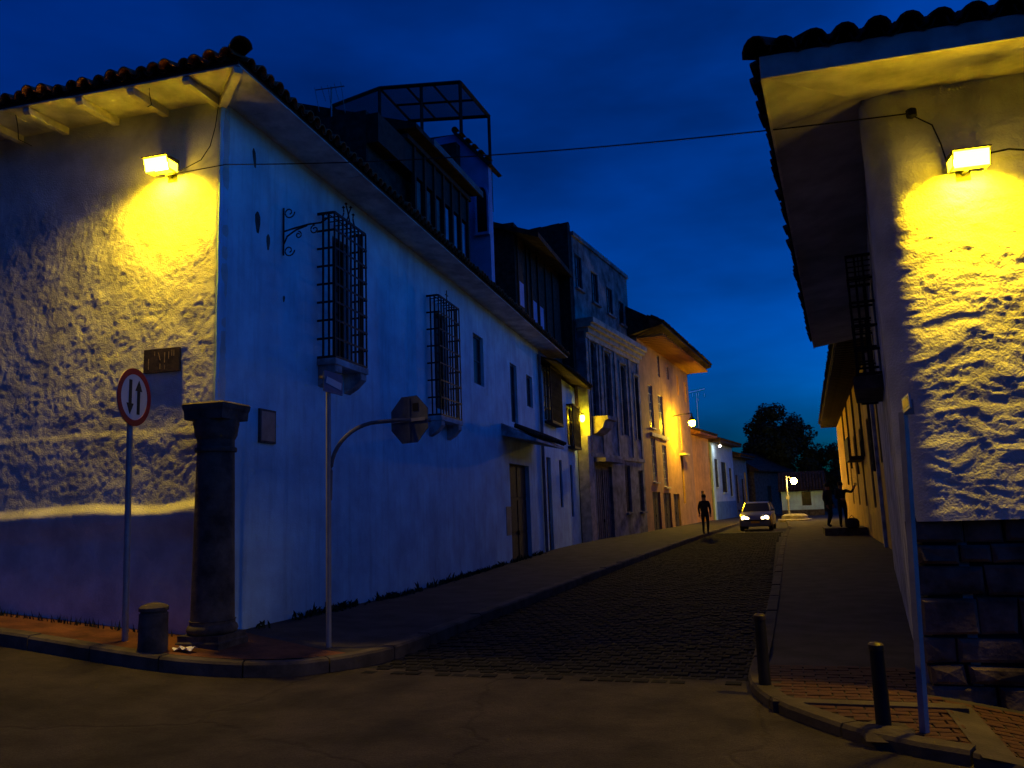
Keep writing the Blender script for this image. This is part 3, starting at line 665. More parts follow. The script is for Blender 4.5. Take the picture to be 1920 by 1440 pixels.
rfB = rr.build('roof', 'olddark', B, F2); eave_roof(rfB, F2, 1.9, 7.4, -.8, 6.66, math.radians(18), 3, m='olddark')
wl = thing('wall_lantern', F2 @ Matrix.Translation((7.0, -.34, 5.35)), 'small lit lantern under the eave at the far end of the white row', 'lantern')
MB().lathe([(.06, .2), (.13, .16), (.14, .14), (.02, .13)], 10).build('hood', 'iron', wl)
MB().lathe([(.05, -.17), (.10, -.10), (.115, 0), (.10, .10), (.05, .128)], 12).build('globe', 'small', wl, smooth=True)
MB().tube([(0, 0, .19), (0, .1, .3), (0, .32, .25)], .015, 6).build('arm', 'iron', wl)

# ------------------------------------------------------------------ blue grey house with cornice
FC = frame(-7.72, 34.06, 0, .12, .993)
Cb = thing('cornice_house', FC, 'tall weathered blue grey house with a moulded cornice, arched windows and small stone balcony', 'house')
opsC = [(.62, 1.45, 5.55, 8.9), (2.55, 3.45, 5.55, 8.75), (5.0, 5.85, 5.0, 8.5), (7.35, 8.1, 4.9, 8.2), (.65, 2.9, -.1, 3.35), (4.9, 5.8, 1.2, 3.5), (7.2, 8.0, 1.2, 3.3)]
wall_mesh(0, 8.36, -.4, 9.3, opsC, .2, 9).build('wall', 'paleblue', Cb, FC)
# arch heads: small spandrels that round the tops of the tall windows
for a, b, lo, hi in opsC[:4]:
    w = window(Cb, FC, a, b, lo, hi, .14, 2, 6, 'greydoor')
    for s in (0, 1):
        r_ = (b - a) / 2; pts = [(a if s == 0 else b, hi)] + [((a + b) / 2 - r_ * math.cos(t) * (1 if s == 0 else -1), hi - r_ * .7 + r_ * .7 * math.sin(t)) for t in lin(0, PI / 2, 6)]
        MB().prism(pts, -.004, .1).build('arch_spandrel', 'paleblue', Cb, FC)
    fr = MB(); fr.box(a - .14, a - .003, -.05, 0, lo - .05, hi + .05); fr.box(b + .003, b + .14, -.05, 0, lo - .05, hi + .05); fr.box(a - .2, b + .2, -.09, 0, hi + .053, hi + .17); fr.build('window_surround', 'paleblue', w, FC)
for a, b, lo, hi in opsC[5:]: window(Cb, FC, a, b, lo, hi, .14, 2, 3, 'greydoor', sill='paleblue')
gd = door(Cb, FC, .65, 2.9, -.1, 3.35, 'greydoor', .14, 2, 'gate')
for k in range(8): MB().box(.75 + k * .27, .79 + k * .27, .09, .112, .05, 3.2).build('gate_rib', 'greydoor', gd, FC)
for k, (o_, a, b) in enumerate(((.10, 9.0, 9.22), (.22, 9.22, 9.45), (.38, 9.45, 9.62), (.50, 9.62, 9.86))): MB().box(-.1 * (k > 1), 8.36 + .05 * k, -o_, .3, a, b).build('cornice_moulding', 'cream', Cb, FC)
for u in (.15, 1.95, 4.2, 6.55, 8.12): MB().box(u - .14, u + .14, -.06, 0, 3.9, 8.98).build('pilaster', 'paleblue', Cb, FC)
MB().box(0.02, 8.34, -.08, 0, 3.72, 3.89).build('string_course', 'paleblue', Cb, FC)
bal = MB().prism([(0, 5.5), (-.75, 5.5), (-.75, 5.35), (-.62, 5.3), (-.5, 5.0), (-.22, 4.78), (0, 4.7)], .45, 1.75, Matrix(((0, 1, 0, 0), (1, 0, 0, 0), (0, 0, 1, 0), (0, 0, 0, 1)))).build('balcony', 'concrete', Cb, FC)
MB().box(.5, 3.2, -.55, -.002, 3.5, 3.68).build('gate_hood', 'concrete', Cb, FC)
# dark gable towards the corner and the set back upper floor
FU = FC @ Matrix.Translation((0, .35, 0))
opsU = [(.25, 1.15, 11.4, 13.0), (2.4, 3.4, 11.2, 12.75), (4.6, 5.6, 11.1, 12.5), (6.6, 7.5, 10.95, 12.2)]
wall_mesh(-.02, 8.3, 9.3, 13.75, opsU, .2, 8).build('upper_wall', 'paleblue', Cb, FU)
for a, b, lo, hi in opsU: window(Cb, FU, a, b, lo, hi, .12, 3, 3, 'iron', 'lightblue' if False else 'glass', sill='paleblue')
MB().box(-.05, 8.33, -.10, .12, 13.752, 13.95).build('parapet', 'paleblue', Cb, FU)
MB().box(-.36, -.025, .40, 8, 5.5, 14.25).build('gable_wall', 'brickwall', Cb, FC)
gt = halfpipe(.5, .11, .1).build('gable_tile', 'olddark', Cb)
link_copies(gt, 'gable_tile', [Matrix.Translation((-.19, .40 + k * .45, 14.25 + .02 * (k % 2))) for k in range(16)], Cb, FC)
MB().box(5.7, 8.9, 1.2, 5, 13.5, 14.1).build('roof_room', 'brickwall', Cb, FC)
MB().box(-.34, .28, -.06, .4, -.2, 4.6).build('corner_pilaster', 'cream', Cb, FC)

# ------------------------------------------------------------------ pink house with deep eave and hanging lamp
FD_ = frame(-6.72, 42.35, 0, .08, .997)
D = thing('pink_house', FD_, 'tall pink house with a deep bracketed eave, lit yellow by the lamp on its wall', 'house')
opsD = [(2.0, 3.05, 5.75, 8.2), (4.4, 5.6, 5.3, 7.9), (1.95, 3.0, 2.75, 5.25), (4.65, 5.75, 2.5, 4.95), (4.8, 5.4, 9.0, 10.3), (10.15, 10.95, 8.5, 9.85), (12.6, 13.4, 8.3, 9.7), (10.2, 10.9, 4.9, 7.1), (10.0, 10.75, 1.5, 4.5),
        (1.5, 3.4, -.1, 2.2), (4.2, 6.2, -.1, 2.15), (7.0, 8.8, -.1, 2.1), (7.3, 7.9, 9.2, 10.0)]
wall_mesh(0, 14.3, -.4, 10.5, opsD, .2, 9).build('wall', 'pink', D, FD_)
for i, (a, b, lo, hi) in enumerate(opsD):
    if i in (5, 6): w = window(D, FD_, a, b, lo, hi, .08, 1, 1, 'ochre', 'ochre', name='shutter')
    elif 8 < i < 12: door(D, FD_, a, b, lo, hi, 'wood', .12, 2, 'garage_door')
    elif i == 8: door(D, FD_, a, b, lo, hi, 'browndoor', .12, 1)
    else: window(D, FD_, a, b, lo, hi, .12, 2, 5, 'whitewood', sill='cream' if i < 4 else None)
MB().box(1.7, 6.1, -.16, 0, 5.255, 5.45).build('string_course', 'cream', D, FD_)
MB().box(9.7, 11.0, -.4, -.002, 4.55, 4.68).build('door_hood', 'cream', D, FD_)
rd = MB().prism([(.3, 12.1), (-1.55, 11.0), (-1.55, 10.9), (.3, 10.5)], -.6, 15.3, Matrix(((0, 1, 0, 0), (1, 0, 0, 0), (0, 0, 1, 0), (0, 0, 0, 1))))
rd.quad((-.6, .3, 12.1), (15.3, .3, 12.1), (15.3, 6, 13.5), (-.6, 6, 13.5)); rD = rd.build('roof', 'olddark', D, FD_)
eave_roof(rD, FD_, -.6, 15.2, -1.62, 11.0, math.radians(30), 1, sp=.25, m='olddark', rows=3)
bk_ = MB().box(-.05, .05, -1.45, -.003, 10.42, 10.55).build('eave_bracket', 'ochre', D)
link_copies(bk_, 'eave_bracket', [Matrix.Translation((.2 + k * .48, 0, 0)) for k in range(30)], D, FD_)
MB().box(-.5, 1.0, 2.0, 4.0, 12.0, 13.4).build('chimney', 'brickwall', D, FD_)
lp = thing('street_lamp', FD_ @ Matrix.Translation((8.1, 0, 6.9)), 'bright sodium street lamp hanging from an iron arm on the pink house', 'street lamp')
MB().tube([(0, 0, 0), (0, -.6, .08), (0, -1.25, .1)], .03, 6).build('arm', 'iron', lp)
MB().lathe([(.03, .1), (.06, -.1), (.2, -.3), (.22, -.36)], 14, Matrix.Translation((0, -1.22, 0))).build('shade', 'iron', lp)
MB().lathe([(.05, -.70), (.15, -.64), (.20, -.52), (.19, -.42), (.12, -.37)], 14, Matrix.Translation((0, -1.22, 0))).build('bulb', 'bulb', lp, smooth=True)

# ------------------------------------------------------------------ low houses further along
FE = frame(-5.63, 56.58, 0, .13, .991)
E_ = thing('ochre_house', FE, 'narrow low ochre house between the pink house and the blue one', 'house')
wall_mesh(0, 5.6, -.4, 6.2, [(2.0, 2.9, -.1, 2.3)], .2, 7).build('wall', 'ochre', E_, FE); door(E_, FE, 2.0, 2.9, -.1, 2.3, 'wood', .12, 1)
r_ = MB().prism([(3, 7.6), (-.7, 6.35), (-.7, 6.2), (3, 6.25)], -.1, 5.6, Matrix(((0, 1, 0, 0), (1, 0, 0, 0), (0, 0, 1, 0), (0, 0, 0, 1)))).build('roof', 'clay', E_, FE); eave_roof(r_, FE, 0, 5.6, -.76, 6.36, math.radians(19), 2, sp=.25, m='olddark', rows=3)
Fh = FE @ Matrix.Translation((5.62, -.12, 0))
H1 = thing('blue_house', Fh, 'low light blue house with a white corner pilaster and darker blue base', 'house')
opsH = [(1.1, 2.2, 2.6, 4.75), (3.5, 5.4, 2.2, 4.6), (6.6, 7.6, 1.9, 4.2)]
wall_mesh(0, 8.6, -.4, 6.0, opsH, .2, 7).build('wall', 'lightblue', H1, Fh)
for a, b, lo, hi in opsH: window(H1, Fh, a, b, lo, hi, .1, 2, 3, sill='lightblue')
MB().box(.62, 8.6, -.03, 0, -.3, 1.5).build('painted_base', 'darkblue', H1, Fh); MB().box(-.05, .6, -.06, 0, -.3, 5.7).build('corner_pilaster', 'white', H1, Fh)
r_ = MB().prism([(3, 7.3), (-.8, 6.1), (-.8, 5.95), (3, 6.02)], 0, 8.7, Matrix(((0, 1, 0, 0), (1, 0, 0, 0), (0, 0, 1, 0), (0, 0, 0, 1)))).build('roof', 'olddark', H1, Fh); eave_roof(r_, Fh, 0, 8.7, -.86, 6.1, math.radians(17), 2, sp=.25, m='olddark', rows=3)
dl = thing('eave_lamp', Fh @ Matrix.Translation((.9, -.55, 5.75)), 'small white downlight under the eave of the blue house', 'lamp')
MB().lathe([(.02, .2), (.05, .1), (.14, .0), (.15, -.04)], 12).build('shade', 'signwhite', dl); MB().lathe([(.02, -.12), (.08, -.10), (.10, -.045)], 12).build('bulb', 'white_lamp', dl, smooth=True)
Fg = FE @ Matrix.Translation((14.3, .0, 0))
H2 = thing('grey_house', Fg, 'low grey house in shade behind the car, last of the left row', 'house')
opsG = [(1.2, 2.2, 1.3, 3.7), (4, 5, 1.2, 3.4)]
wall_mesh(0, 7, -.4, 5.2, opsG, .2, 7).build('wall', 'concrete', H2, Fg)
for a, b, lo, hi in opsG: window(H2, Fg, a, b, lo, hi, .1, 2, 3)
MB().box(5.6, 6.0, -.1, 0, -.2, 4.0).build('corner_pilaster', 'yellow', H2, Fg)
r_ = MB().prism([(3, 6.4), (-.8, 5.3), (-.8, 5.15), (3, 5.22)], 0, 7.2, Matrix(((0, 1, 0, 0), (1, 0, 0, 0), (0, 0, 1, 0), (0, 0, 0, 1)))).build('roof', 'olddark', H2, Fg); eave_roof(r_, Fg, 0, 7.2, -.86, 5.3, math.radians(17), 2, sp=.25, m='olddark', rows=3)
# house left of the cottage behind the car, its shade put into dark walls
Fk = frame(-2.3, 80, 0, .35, .94)
H3 = thing('shade_toned_house', Fk, 'pale gabled house behind the car roof, deep shade put into its dark walls', 'house')
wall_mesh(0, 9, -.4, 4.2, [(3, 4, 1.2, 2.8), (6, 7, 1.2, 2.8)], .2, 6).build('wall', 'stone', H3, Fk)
for a in (3, 6): window(H3, Fk, a, a + 1, 1.2, 2.8, .1, 2, 2)
MB().prism([(6, 4.3), (2.5, 6.2), (-.6, 4.3), (-.6, 4.15), (6, 4.15)], -.3, 9.3, Matrix(((0, 1, 0, 0), (1, 0, 0, 0), (0, 0, 1, 0), (0, 0, 0, 1)))).build('roof', 'olddark', H3, Fk)
# cottage closing the street
Fc = frame(0.0, 72, 0, 1, -.03)
K = thing('white_cottage', Fc, 'small white cottage with tiled roof closing the far end of the street', 'cottage')
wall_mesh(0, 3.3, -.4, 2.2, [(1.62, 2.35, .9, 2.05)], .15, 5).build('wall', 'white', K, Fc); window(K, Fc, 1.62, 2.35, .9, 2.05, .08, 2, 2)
rk = MB(); rk.add([(-.2, -.5, 2.1), (3.6, -.5, 2.1), (3.6, 2.5, 3.8), (-.2, 2.5, 3.8), (3.6, 5.4, 2.1), (-.2, 5.4, 2.1)], [(0, 1, 2, 3), (3, 2, 4, 5), (0, 3, 5), (1, 4, 2), (0, 5, 4, 1)])
rk_ = rk.build('roof', 'olddark', K, Fc); eave_roof(rk_, Fc, -.2, 3.6, -.55, 2.1, math.radians(29.5), 3, sp=.25, m='olddark', rows=8)
MB().box(-.02, 3.32, -.04, 0, -.3, .55).build('painted_base', 'stone', K, Fc)
il = thing('traffic_island', (.75, 58.6, 0), 'low pale concrete island at the foot of the far lamp post', 'island')
MB().lathe([(1.1, -.1), (1.1, .14), (1.05, .17), (.0, .18)], 24, Matrix.Scale(1.6, 4, (0, 1, 0)), caps=False).build('kerb_ring', 'concrete', il)
MB().lathe([(.62, .17), (.60, .38), (.45, .5), (0, .52)], 18, Matrix.Scale(1.4, 4, (1, 0, 0)), caps=False).build('mound', 'concrete', il)
po = thing('lamp_post', (.42, 59, .0), 'far grey lamp post with a lit round globe beside the white cottage', 'lamp post')
MB().tube([(0, 0, 0), (0, 0, 3.1)], [.07, .045], 10).build('pole', 'metal', po); MB().tube([(0, 0, 2.95), (.2, -.05, 3.05), (.45, -.1, 2.55)], .025, 6).build('arm', 'metal', po)
MB().lathe([(.02, -.22), (.13, -.18), (.2, -.06), (.2, .06), (.13, .17), (.03, .21)], 14, Matrix.Translation((.48, -.1, 2.74))).build('globe', 'globe', po, smooth=True)
MB().box(-.12, .12, -.1, -.06, 1.5, 1.75).build('notice', 'signwhite', po)

# ------------------------------------------------------------------ things on and behind the roofs (left)
Fq = frame(-10.12, 22.0, 0, 1, .0)
Gq = thing('gabled_house', Fq, 'blue washed house with a stepped tile verge rising behind the corner house roof', 'house')
# gable facing the camera with an arched window
gp = MB(); yb = .3
gp.add([(-.9, 0, 6), (2.4, 0, 6), (2.4, 0, 12.24), (1.4, 0, 13.3), (-.9, 0, 13.3), (-.9, yb, 6), (2.4, yb, 6), (2.4, yb, 12.24), (1.4, yb, 13.3), (-.9, yb, 13.3)],
       [(0, 1, 2, 3, 4), (5, 6, 7, 8, 9), (0, 5, 6, 1), (1, 6, 7, 2), (2, 7, 8, 3), (3, 8, 9, 4), (4, 9, 5, 0)])
gp.build('wall', 'bluewall', Gq, Fq)
vt = halfpipe(.4, .10, .09).build('verge_tile', 'olddark', Gq)
link_copies(vt, 'verge_tile', [Matrix.Translation((1.36 + k * .21, -.1, 13.42 - k * .23)) @ Matrix.Rotation(-.6, 4, 'Y') @ Matrix.Rotation(.1, 4, 'X') for k in range(6)], Gq, Fq)
MB().prism([(2.55, 12.08), (1.3, 13.46), (1.3, 13.32), (2.42, 12.05)], -.12, .9).build('roof', 'olddark', Gq, Fq)
a_ = [(2.17 + .17 * math.cos(t), 11.1 + .3 * math.sin(t)) for t in lin(0, PI, 10)] + [(2.0, 9.95), (2.34, 9.95)]
w_ = MB().prism(a_, -.02, .02).build('window', 'glass', Gq, Fq)
a2 = [(2.17 + .225 * math.cos(t), 11.1 + .37 * math.sin(t)) for t in lin(0, PI, 10)]; a3 = [(2.17 + .17 * math.cos(t), 11.1 + .3 * math.sin(t)) for t in lin(0, PI, 10)]
fr = MB()
for i in range(10): fr.prism([a2[i], a2[i + 1], a3[i + 1], a3[i]], -.09, .0)
fr.box(1.945, 1.999, -.09, 0, 9.95, 11.1); fr.box(2.341, 2.395, -.09, 0, 9.95, 11.1); fr.box(1.93, 2.4, -.14, 0, 9.87, 9.948); fr.build('frame', 'bluewall', w_, Fq)
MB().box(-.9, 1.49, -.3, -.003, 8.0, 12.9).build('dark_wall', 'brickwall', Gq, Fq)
# dormer gallery along the roof
Fd = frame(-7.85, 16.6, 0, -.02, 1)
Dg = thing('roof_gallery', Fd, 'dark timber gallery with glazed bays standing on the corner house roof', 'gallery')
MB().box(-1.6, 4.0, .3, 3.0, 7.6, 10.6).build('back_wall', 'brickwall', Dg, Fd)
pp = MB().box(-.05, .05, -.05, .05, 7.5, 10.5).build('post', 'wood', Dg); link_copies(pp, 'post', [Matrix.Translation((.3 + k * .62, 0, 0)) for k in range(7)], Dg, Fd)
for k in range(6):
    MB().box(.42 + k * .62, .80 + k * .62, .05, .08, 7.6, 9.75 - .02 * (k % 2)).build('pane', 'lightblue' if k > 2 else 'greydoor', Dg, Fd)
MB().box(-.2, 4.2, -.08, .1, 10.5, 10.62).build('beam', 'wood', Dg, Fd)
MB().box(-1.6, 4.1, .0, .29, 9.8, 10.49).build('lintel', 'wood', Dg, Fd)
rg = MB().prism([(3.0, 12.0), (-.3, 10.85), (-.3, 10.73), (3.0, 10.9)], -.2, 4.4, Matrix(((0, 1, 0, 0), (1, 0, 0, 0), (0, 0, 1, 0), (0, 0, 0, 1)))).build('roof', 'olddark', Dg, Fd)
MB().box(.8, 4.5, -.35, -.302, 10.70, 10.88).build('fascia', 'greydoor', Dg, Fd)
# glazed terrace shelter
Ts = thing('terrace_shelter', (-10.6, 23.5, 8.5), 'timber shelter with translucent roof panels on the rooftop terrace', 'shelter')
I4 = Matrix.Identity(4)
P_ = dict(B=(-11.56, 22.3, 15.6), C=(-8.94, 22.95, 15.6), D=(-8.86, 25.5, 15.6), X=(-11.6, 24.75, 15.6), A=(-12.86, 21.45, 14.8), E=(-12.88, 23.3, 14.8))
for a, b, r_ in (('B', 'C', .07), ('C', 'D', .08), ('X', 'D', .07), ('A', 'B', .07), ('E', 'X', .05), ('A', 'E', .06), ('B', 'X', .05)):
    MB().tube([P_[a], P_[b]], r_, 4).build('roof_beam', 'wood', Ts, I4)
V_ = {k: Vector(p) for k, p in P_.items()}
for t in (.33, .66): MB().tube([V_['B'].lerp(V_['C'], t), V_['X'].lerp(V_['D'], t)], .045, 4).build('rafter', 'wood', Ts, I4)
for t in (.5,): MB().tube([V_['B'].lerp(V_['X'], t), V_['C'].lerp(V_['D'], t)], .045, 4).build('rafter', 'wood', Ts, I4)
for a, b, c, d in (('B', 'C', 'D', 'X'), ('A', 'B', 'X', 'E')):
    m_ = MB(); q = [V_[k] + Vector((0, 0, .06)) for k in (a, b, c, d)]; m_.add(q + [k + Vector((0, 0, .02)) for k in q], [(0, 1, 2, 3), (4, 5, 6, 7), (0, 1, 5, 4), (1, 2, 6, 5), (2, 3, 7, 6), (3, 0, 4, 7)]); m_.build('roof_panel', 'panel', Ts, I4)
for k, z in (('B', 11.5), ('C', 12), ('D', 12), ('X', 12), ('A', 11), ('E', 11)): MB().tube([V_[k], (V_[k].x, V_[k].y, z)], .06, 4).build('post', 'wood', Ts, I4)
mid = V_['B'].lerp(V_['C'], .52); MB().tube([mid, (mid.x, mid.y, 12)], .06, 4).build('post', 'wood', Ts, I4)
MB().tube([(-12.86, 21.5, 13.4), (-11.56, 22.35, 13.6), (-8.94, 23.0, 13.8)], .03, 4).build('railing', 'wood', Ts, I4)
MB().tube([(-11.6, 24.8, 13.9), (-8.86, 25.5, 14.0)], .03, 4).build('railing', 'wood', Ts, I4)
MB().box(-12.7, -9.96, 22.2, 25.4, 8.4, 13.2).build('terrace_base', 'brickwall', Ts, I4)
# brown house between the gable and the cornice house
Fb = frame(-8.5, 26.8, 0, -.02, 1)
Bh = thing('brown_house', Fb, 'dark brown upper storey with a pale sloping verge between the gabled and cornice houses', 'house')
MB().box(0, 6.8, 0, 5, 6, 12.0).build('wall', 'brickwall', Bh, Fb)
MB().add([(-.3, -1.0, 11.4), (-.3, 5, 13.6), (7, 5, 13.6), (7, -.6, 11.9), (-.3, -1.0, 11.2), (-.3, 5, 13.4), (7, 5, 13.4), (7, -.6, 11.7)], [(0, 1, 2, 3), (4, 7, 6, 5), (0, 4, 5, 1), (1, 5, 6, 2), (2, 6, 7, 3), (3, 7, 4, 0)]).build('roof', 'olddark', Bh, Fb)
for (a, z0_, z1_, m_) in ((.4, 9.0, 9.9, 'bluewall'), (2.2, 8.6, 9.6, 'bluewall'), (3.2, 8.6, 9.6, 'bluewall')): MB().box(a, a + .6, -.02, .0, z0_, z1_).build('window', m_, Bh, Fb)
for a in (.2, 1.4, 2.0, 3.0, 4.2, 5.4): MB().box(a, a + .12, -.06, -.021, 8, 11.6).build('post', 'wood', Bh, Fb)
def antenna(M_, label, h, n, blen, drop=0):
    t = thing('tv_antenna', M_, label, 'antenna', 'television antennas on the roofs')
    MB().tube([(0, 0, 0), (0, 0, h)], .018, 5).build('mast', 'metal', t); MB().tube([(-blen * .55, 0, h), (blen * .45, 0, h - drop)], .014, 5).build('boom', 'metal', t)
    for k in range(n): x = -blen * .5 + blen * k / (n - 1) * .9; l = .25 + .02 * k; MB().tube([(x, -.1, h), (x, .1, h - l * (1 if k % 2 else 2))], .007, 4).build('element', 'metal', t)
antenna((-9.0, 15.0, 8.0), 'thin television antenna left of the rooftop shelter, against the sky', 3.35, 5, .75, .06)
antenna(frame(-5.2, 58.5, 6.3, 1, .3), 'thin television antenna above the ochre house roof, right of the street lamp', 3.0, 4, 1.4, -.3)

# ------------------------------------------------------------------ right corner house
RX, RY = 1.0, 7.5
RD = Vector((.0998, .995)); RF = Vector((.9978, .0657))
FRF = frame(RX, RY, 0, RF.x, RF.y)                    # front: local x to the right, -y out towards the camera
FRS = frame(RX, RY, 0, -RD.x, -RD.y)                  # street side: local x towards the camera (negative = away), -y out to the street
R1 = thing('right_corner_house', FRF, 'whitewashed house on the right corner with rough lamp lit plaster above a stone base', 'house')
opsR = [(-5.4, -3.9, 3.3, 4.75), (-9.5, -8.2, 3.5, 4.75)]
wall_mesh(-12.2, -.22, -.6, 5.35, opsR, .2, .42).build('side_wall', 'grime', R1, FRS)
def rrel(u, z):
    p = Vector((u * .85 + 20, z * 1.25, 1.3))
    w = Vector((noise.noise(p * 2.3), noise.noise(p * 2.3 + Vector((5, 5, 5))), 0)) * .25
    q = p + w * .7; q.y *= 1.5
    a = noise.fractal(q * 2.3, .62, 2.2, 6) * .0115
    b_ = max(0, noise.noise(q * 3.3 + Vector((3, 8, 0))) - .1) * .014
    q2 = Vector((q.x * 9, q.y * 15, 2.0))
    return a + b_ + noise.fractal(q2, .6, 2.1, 4) * .0048
mb = MB(); rad = .27; path = [(.02, .30, 0)]
us = lin(0, 1, 18); ss = []
for t in us:
    a = t * PI / 2; ss.append((rad - rad * math.cos(a), rad - rad * math.sin(a), math.cos(a), math.sin(a), t * rad * 1.3))
for u in lin(rad + .012, 2.0, 140) + [2.6, 3.5, 5, 8]: ss.append((u, 0, 0, 1, u + .1))
zs = lin(1.45, 5.36, 250); v = []
for x, y, nx, ny, s in ss:
    for z in zs:
        k = rrel(s, z) * (.25 + .75 * sm(.12, .40, s)) * (1 - .8 * sm(4.75, 5.1, z)) * sm(1.45, 1.55, z)
        v.append((x - nx * k, y - ny * k, z))
n = len(zs); mb.add(v, [(i * n + j, (i + 1) * n + j, (i + 1) * n + j + 1, i * n + j + 1) for i in range(len(ss) - 1) for j in range(n - 1)])
mb.build('front_wall', 'rough_white', R1, FRF, smooth=True)
MB().box(.12, 8, .16, .8, -1.5, 1.46).build('plinth_core', 'mortar', R1, FRF)
MB().box(.4, 8, .32, 1.2, 1.46, 5.35).build('core', 'mortar', R1, FRF)
# stones of the base, one object each
rs = random.Random(21); z = -.75
while z < 1.5:
    h = rs.choice([.17, .22, .26, .32]); h = min(h, 1.53 - z) if z > 1.1 else h
    if h < .08: break
    u = rs.uniform(-.02, .05)
    while u < 2.3:
        w = rs.uniform(.2, .55)
        hh = h
        mb = MB(); N = 4
        pts = []
        o_ = rs.uniform(0, .045)
        a0, a1, b0, b1 = u + .012, u + w - .012, z + .012, z + hh - .012
        j = lambda s: rs.uniform(-s, s)
        outer = [(a0 + j(.01), b0 + j(.01)), (a1 + j(.015), b0 + j(.012)), (a1 + j(.015), b1 + j(.012)), (a0 + j(.01), b1 + j(.01))]
        inn = [(p[0] + (.03 if p[0] < u + w / 2 else -.03), p[1] + (.025 if p[1] < z + hh / 2 else -.025)) for p in outer]
        o_ -= .12; vv = [(x, .2, q) for x, q in outer] + [(x, .02 - o_ * .8, q) for x, q in outer] + [(x, -.02 - o_ + j(.014), q) for x, q in inn]
        cx_ = sum(p[0] for p in inn) / 4; cz_ = sum(p[1] for p in inn) / 4; vv.append((cx_ + j(.05), -.022 - o_ + j(.016), cz_ + j(.03)))
        ff = [(i, (i + 1) % 4, 4 + (i + 1) % 4, 4 + i) for i in range(4)] + [(4 + i, 4 + (i + 1) % 4, 8 + (i + 1) % 4, 8 + i) for i in range(4)] + [(8 + i, 8 + (i + 1) % 4, 12) for i in range(4)]
        mb.add(vv, ff).build('stone', 'plinth', R1, FRF)
        u += w
    z += h
# eaves of the right house
OR = .92; ZR = 5.12
sf = MB(); sf.add([(-OR, -OR + .0, ZR), (8, -OR, ZR), (8, .1, ZR + .16), (.0, .1, ZR + .16)], [(0, 1, 2, 3)]); sf.add([(-OR, -OR, ZR + .05), (8, -OR, ZR + .05), (8, .1, ZR + .21), (0, .1, ZR + .21)], [(0, 1, 2, 3)]); sf.build('front_soffit', 'soffit', R1, FRF)
sf = MB(); C_ = FRF.inverted() 
def fs(u, y, z): return FRS @ Vector((u, y, z))
s2 = MB(); cF = FRF @ Vector((-OR, -OR, ZR)); cW = FRF @ Vector((0, .1, ZR + .16))
e0 = fs(-12.2, -1.2, ZR); e1 = fs(-12.2, .1, ZR + .16)
s2.add([cF, e0, e1, cW] + [p + Vector((0, 0, .05)) for p in (cF, e0, e1, cW)], [(0, 1, 2, 3), (4, 5, 6, 7), (0, 1, 5, 4), (1, 2, 6, 5), (2, 3, 7, 6)]); s2.build('side_soffit', 'greysoffit', R1, Matrix.Identity(4))
MB().box(-OR - .02, 8, -OR - .03, -OR - .001, ZR - .02, ZR + .17).build('fascia', 'whitewood', R1, FRF)
dirE = (e0 - cF).normalized(); FRE = frame(cF.x, cF.y, 0, -dirE.x, -dirE.y); Le = (e0 - cF).length
MB().box(-Le, .0, -.022, .0, ZR - .02, ZR + .12).build('fascia', 'whitewood', R1, FRE)
MB().box(-OR + .06, 8, -OR + .07, -OR + .11, ZR + .06, ZR + .33).build('tile_batten', 'wood', R1, FRF)
rfm = MB(); PR = math.radians(19); h4 = 4 * math.tan(PR)
ci = FRF @ Vector((-OR + 4, -OR + 4, ZR + .17 + h4)); e4 = FRE @ Vector((-Le, 4, ZR + .17 + h4)); cT = cF + Vector((0, 0, .17)); r8 = FRF @ Vector((8, -OR, ZR + .17)); r84 = FRF @ Vector((8, -OR + 4, ZR + .17 + h4)); eT = e0 + Vector((0, 0, .17))
rfm.add([cT, r8, r84, ci], [(0, 1, 2, 3)]); rfm.add([cT, ci, e4, eT], [(0, 1, 2, 3)]); rR = rfm.build('roof', 'olddark', R1, Matrix.Identity(4))
eave_roof(rR, FRF, -OR + .05, 7.5, -OR - .1, ZR + .16, PR, 1.5, sp=.235, m='olddark', start_cut=-OR, jitter=.03, rows=3)
eave_roof(rR, FRE, -Le, -.05, -.08, ZR + .12, PR, .5, sp=.235, m='olddark', jitter=.02, rows=1)
link_copies(halfpipe(.45, .13, .11).build('hip_tile', 'olddark', rR), 'hip_tile', [Matrix.Translation((-OR - .06 + k * .28, -OR - .06 + k * .28, ZR + .2 + k * .28 * math.tan(PR))) @ Matrix.Rotation(-PI / 4, 4, 'Z') @ Matrix.Rotation(math.radians(14), 4, 'X') for k in range(2)], rR, FRF)
for a, b, lo, hi in opsR: window(R1, FRS, a, b, lo, hi, .12, 2, 3)
grille(FRS, -5.5, -3.8, 3.25, 4.85, .30, R1, 7, 5, False, False)
MB().box(-5.55, -3.75, -.36, 0, 3.05, 3.22).build('window_sill', 'stone', R1, FRS)
grille(FRS, -9.6, -8.1, 3.45, 4.85, .30, R1, 7, 5, False, False)
# lamp on the right house
q = Vector((RX, RY)) + RF * .73; LM2 = FRF.copy(); LM2.translation = (q.x, q.y, 4.40)
floodlight(LM2, 'lit sodium floodlight on the rough plaster of the right corner house', .82)
q = FRF @ Vector((.37, -.05, 5.02))
ins = thing('cable_anchor', q, 'small dark cable anchor under the eave of the right corner house', 'anchor')
MB().lathe([(.01, -.05), (.045, -.03), (.045, .03), (.01, .05)], 8).build('insulator', 'iron', ins); MB().tube([(0, .06, 0), (0, -.0, 0)], .012, 5).build('hook', 'iron', ins)
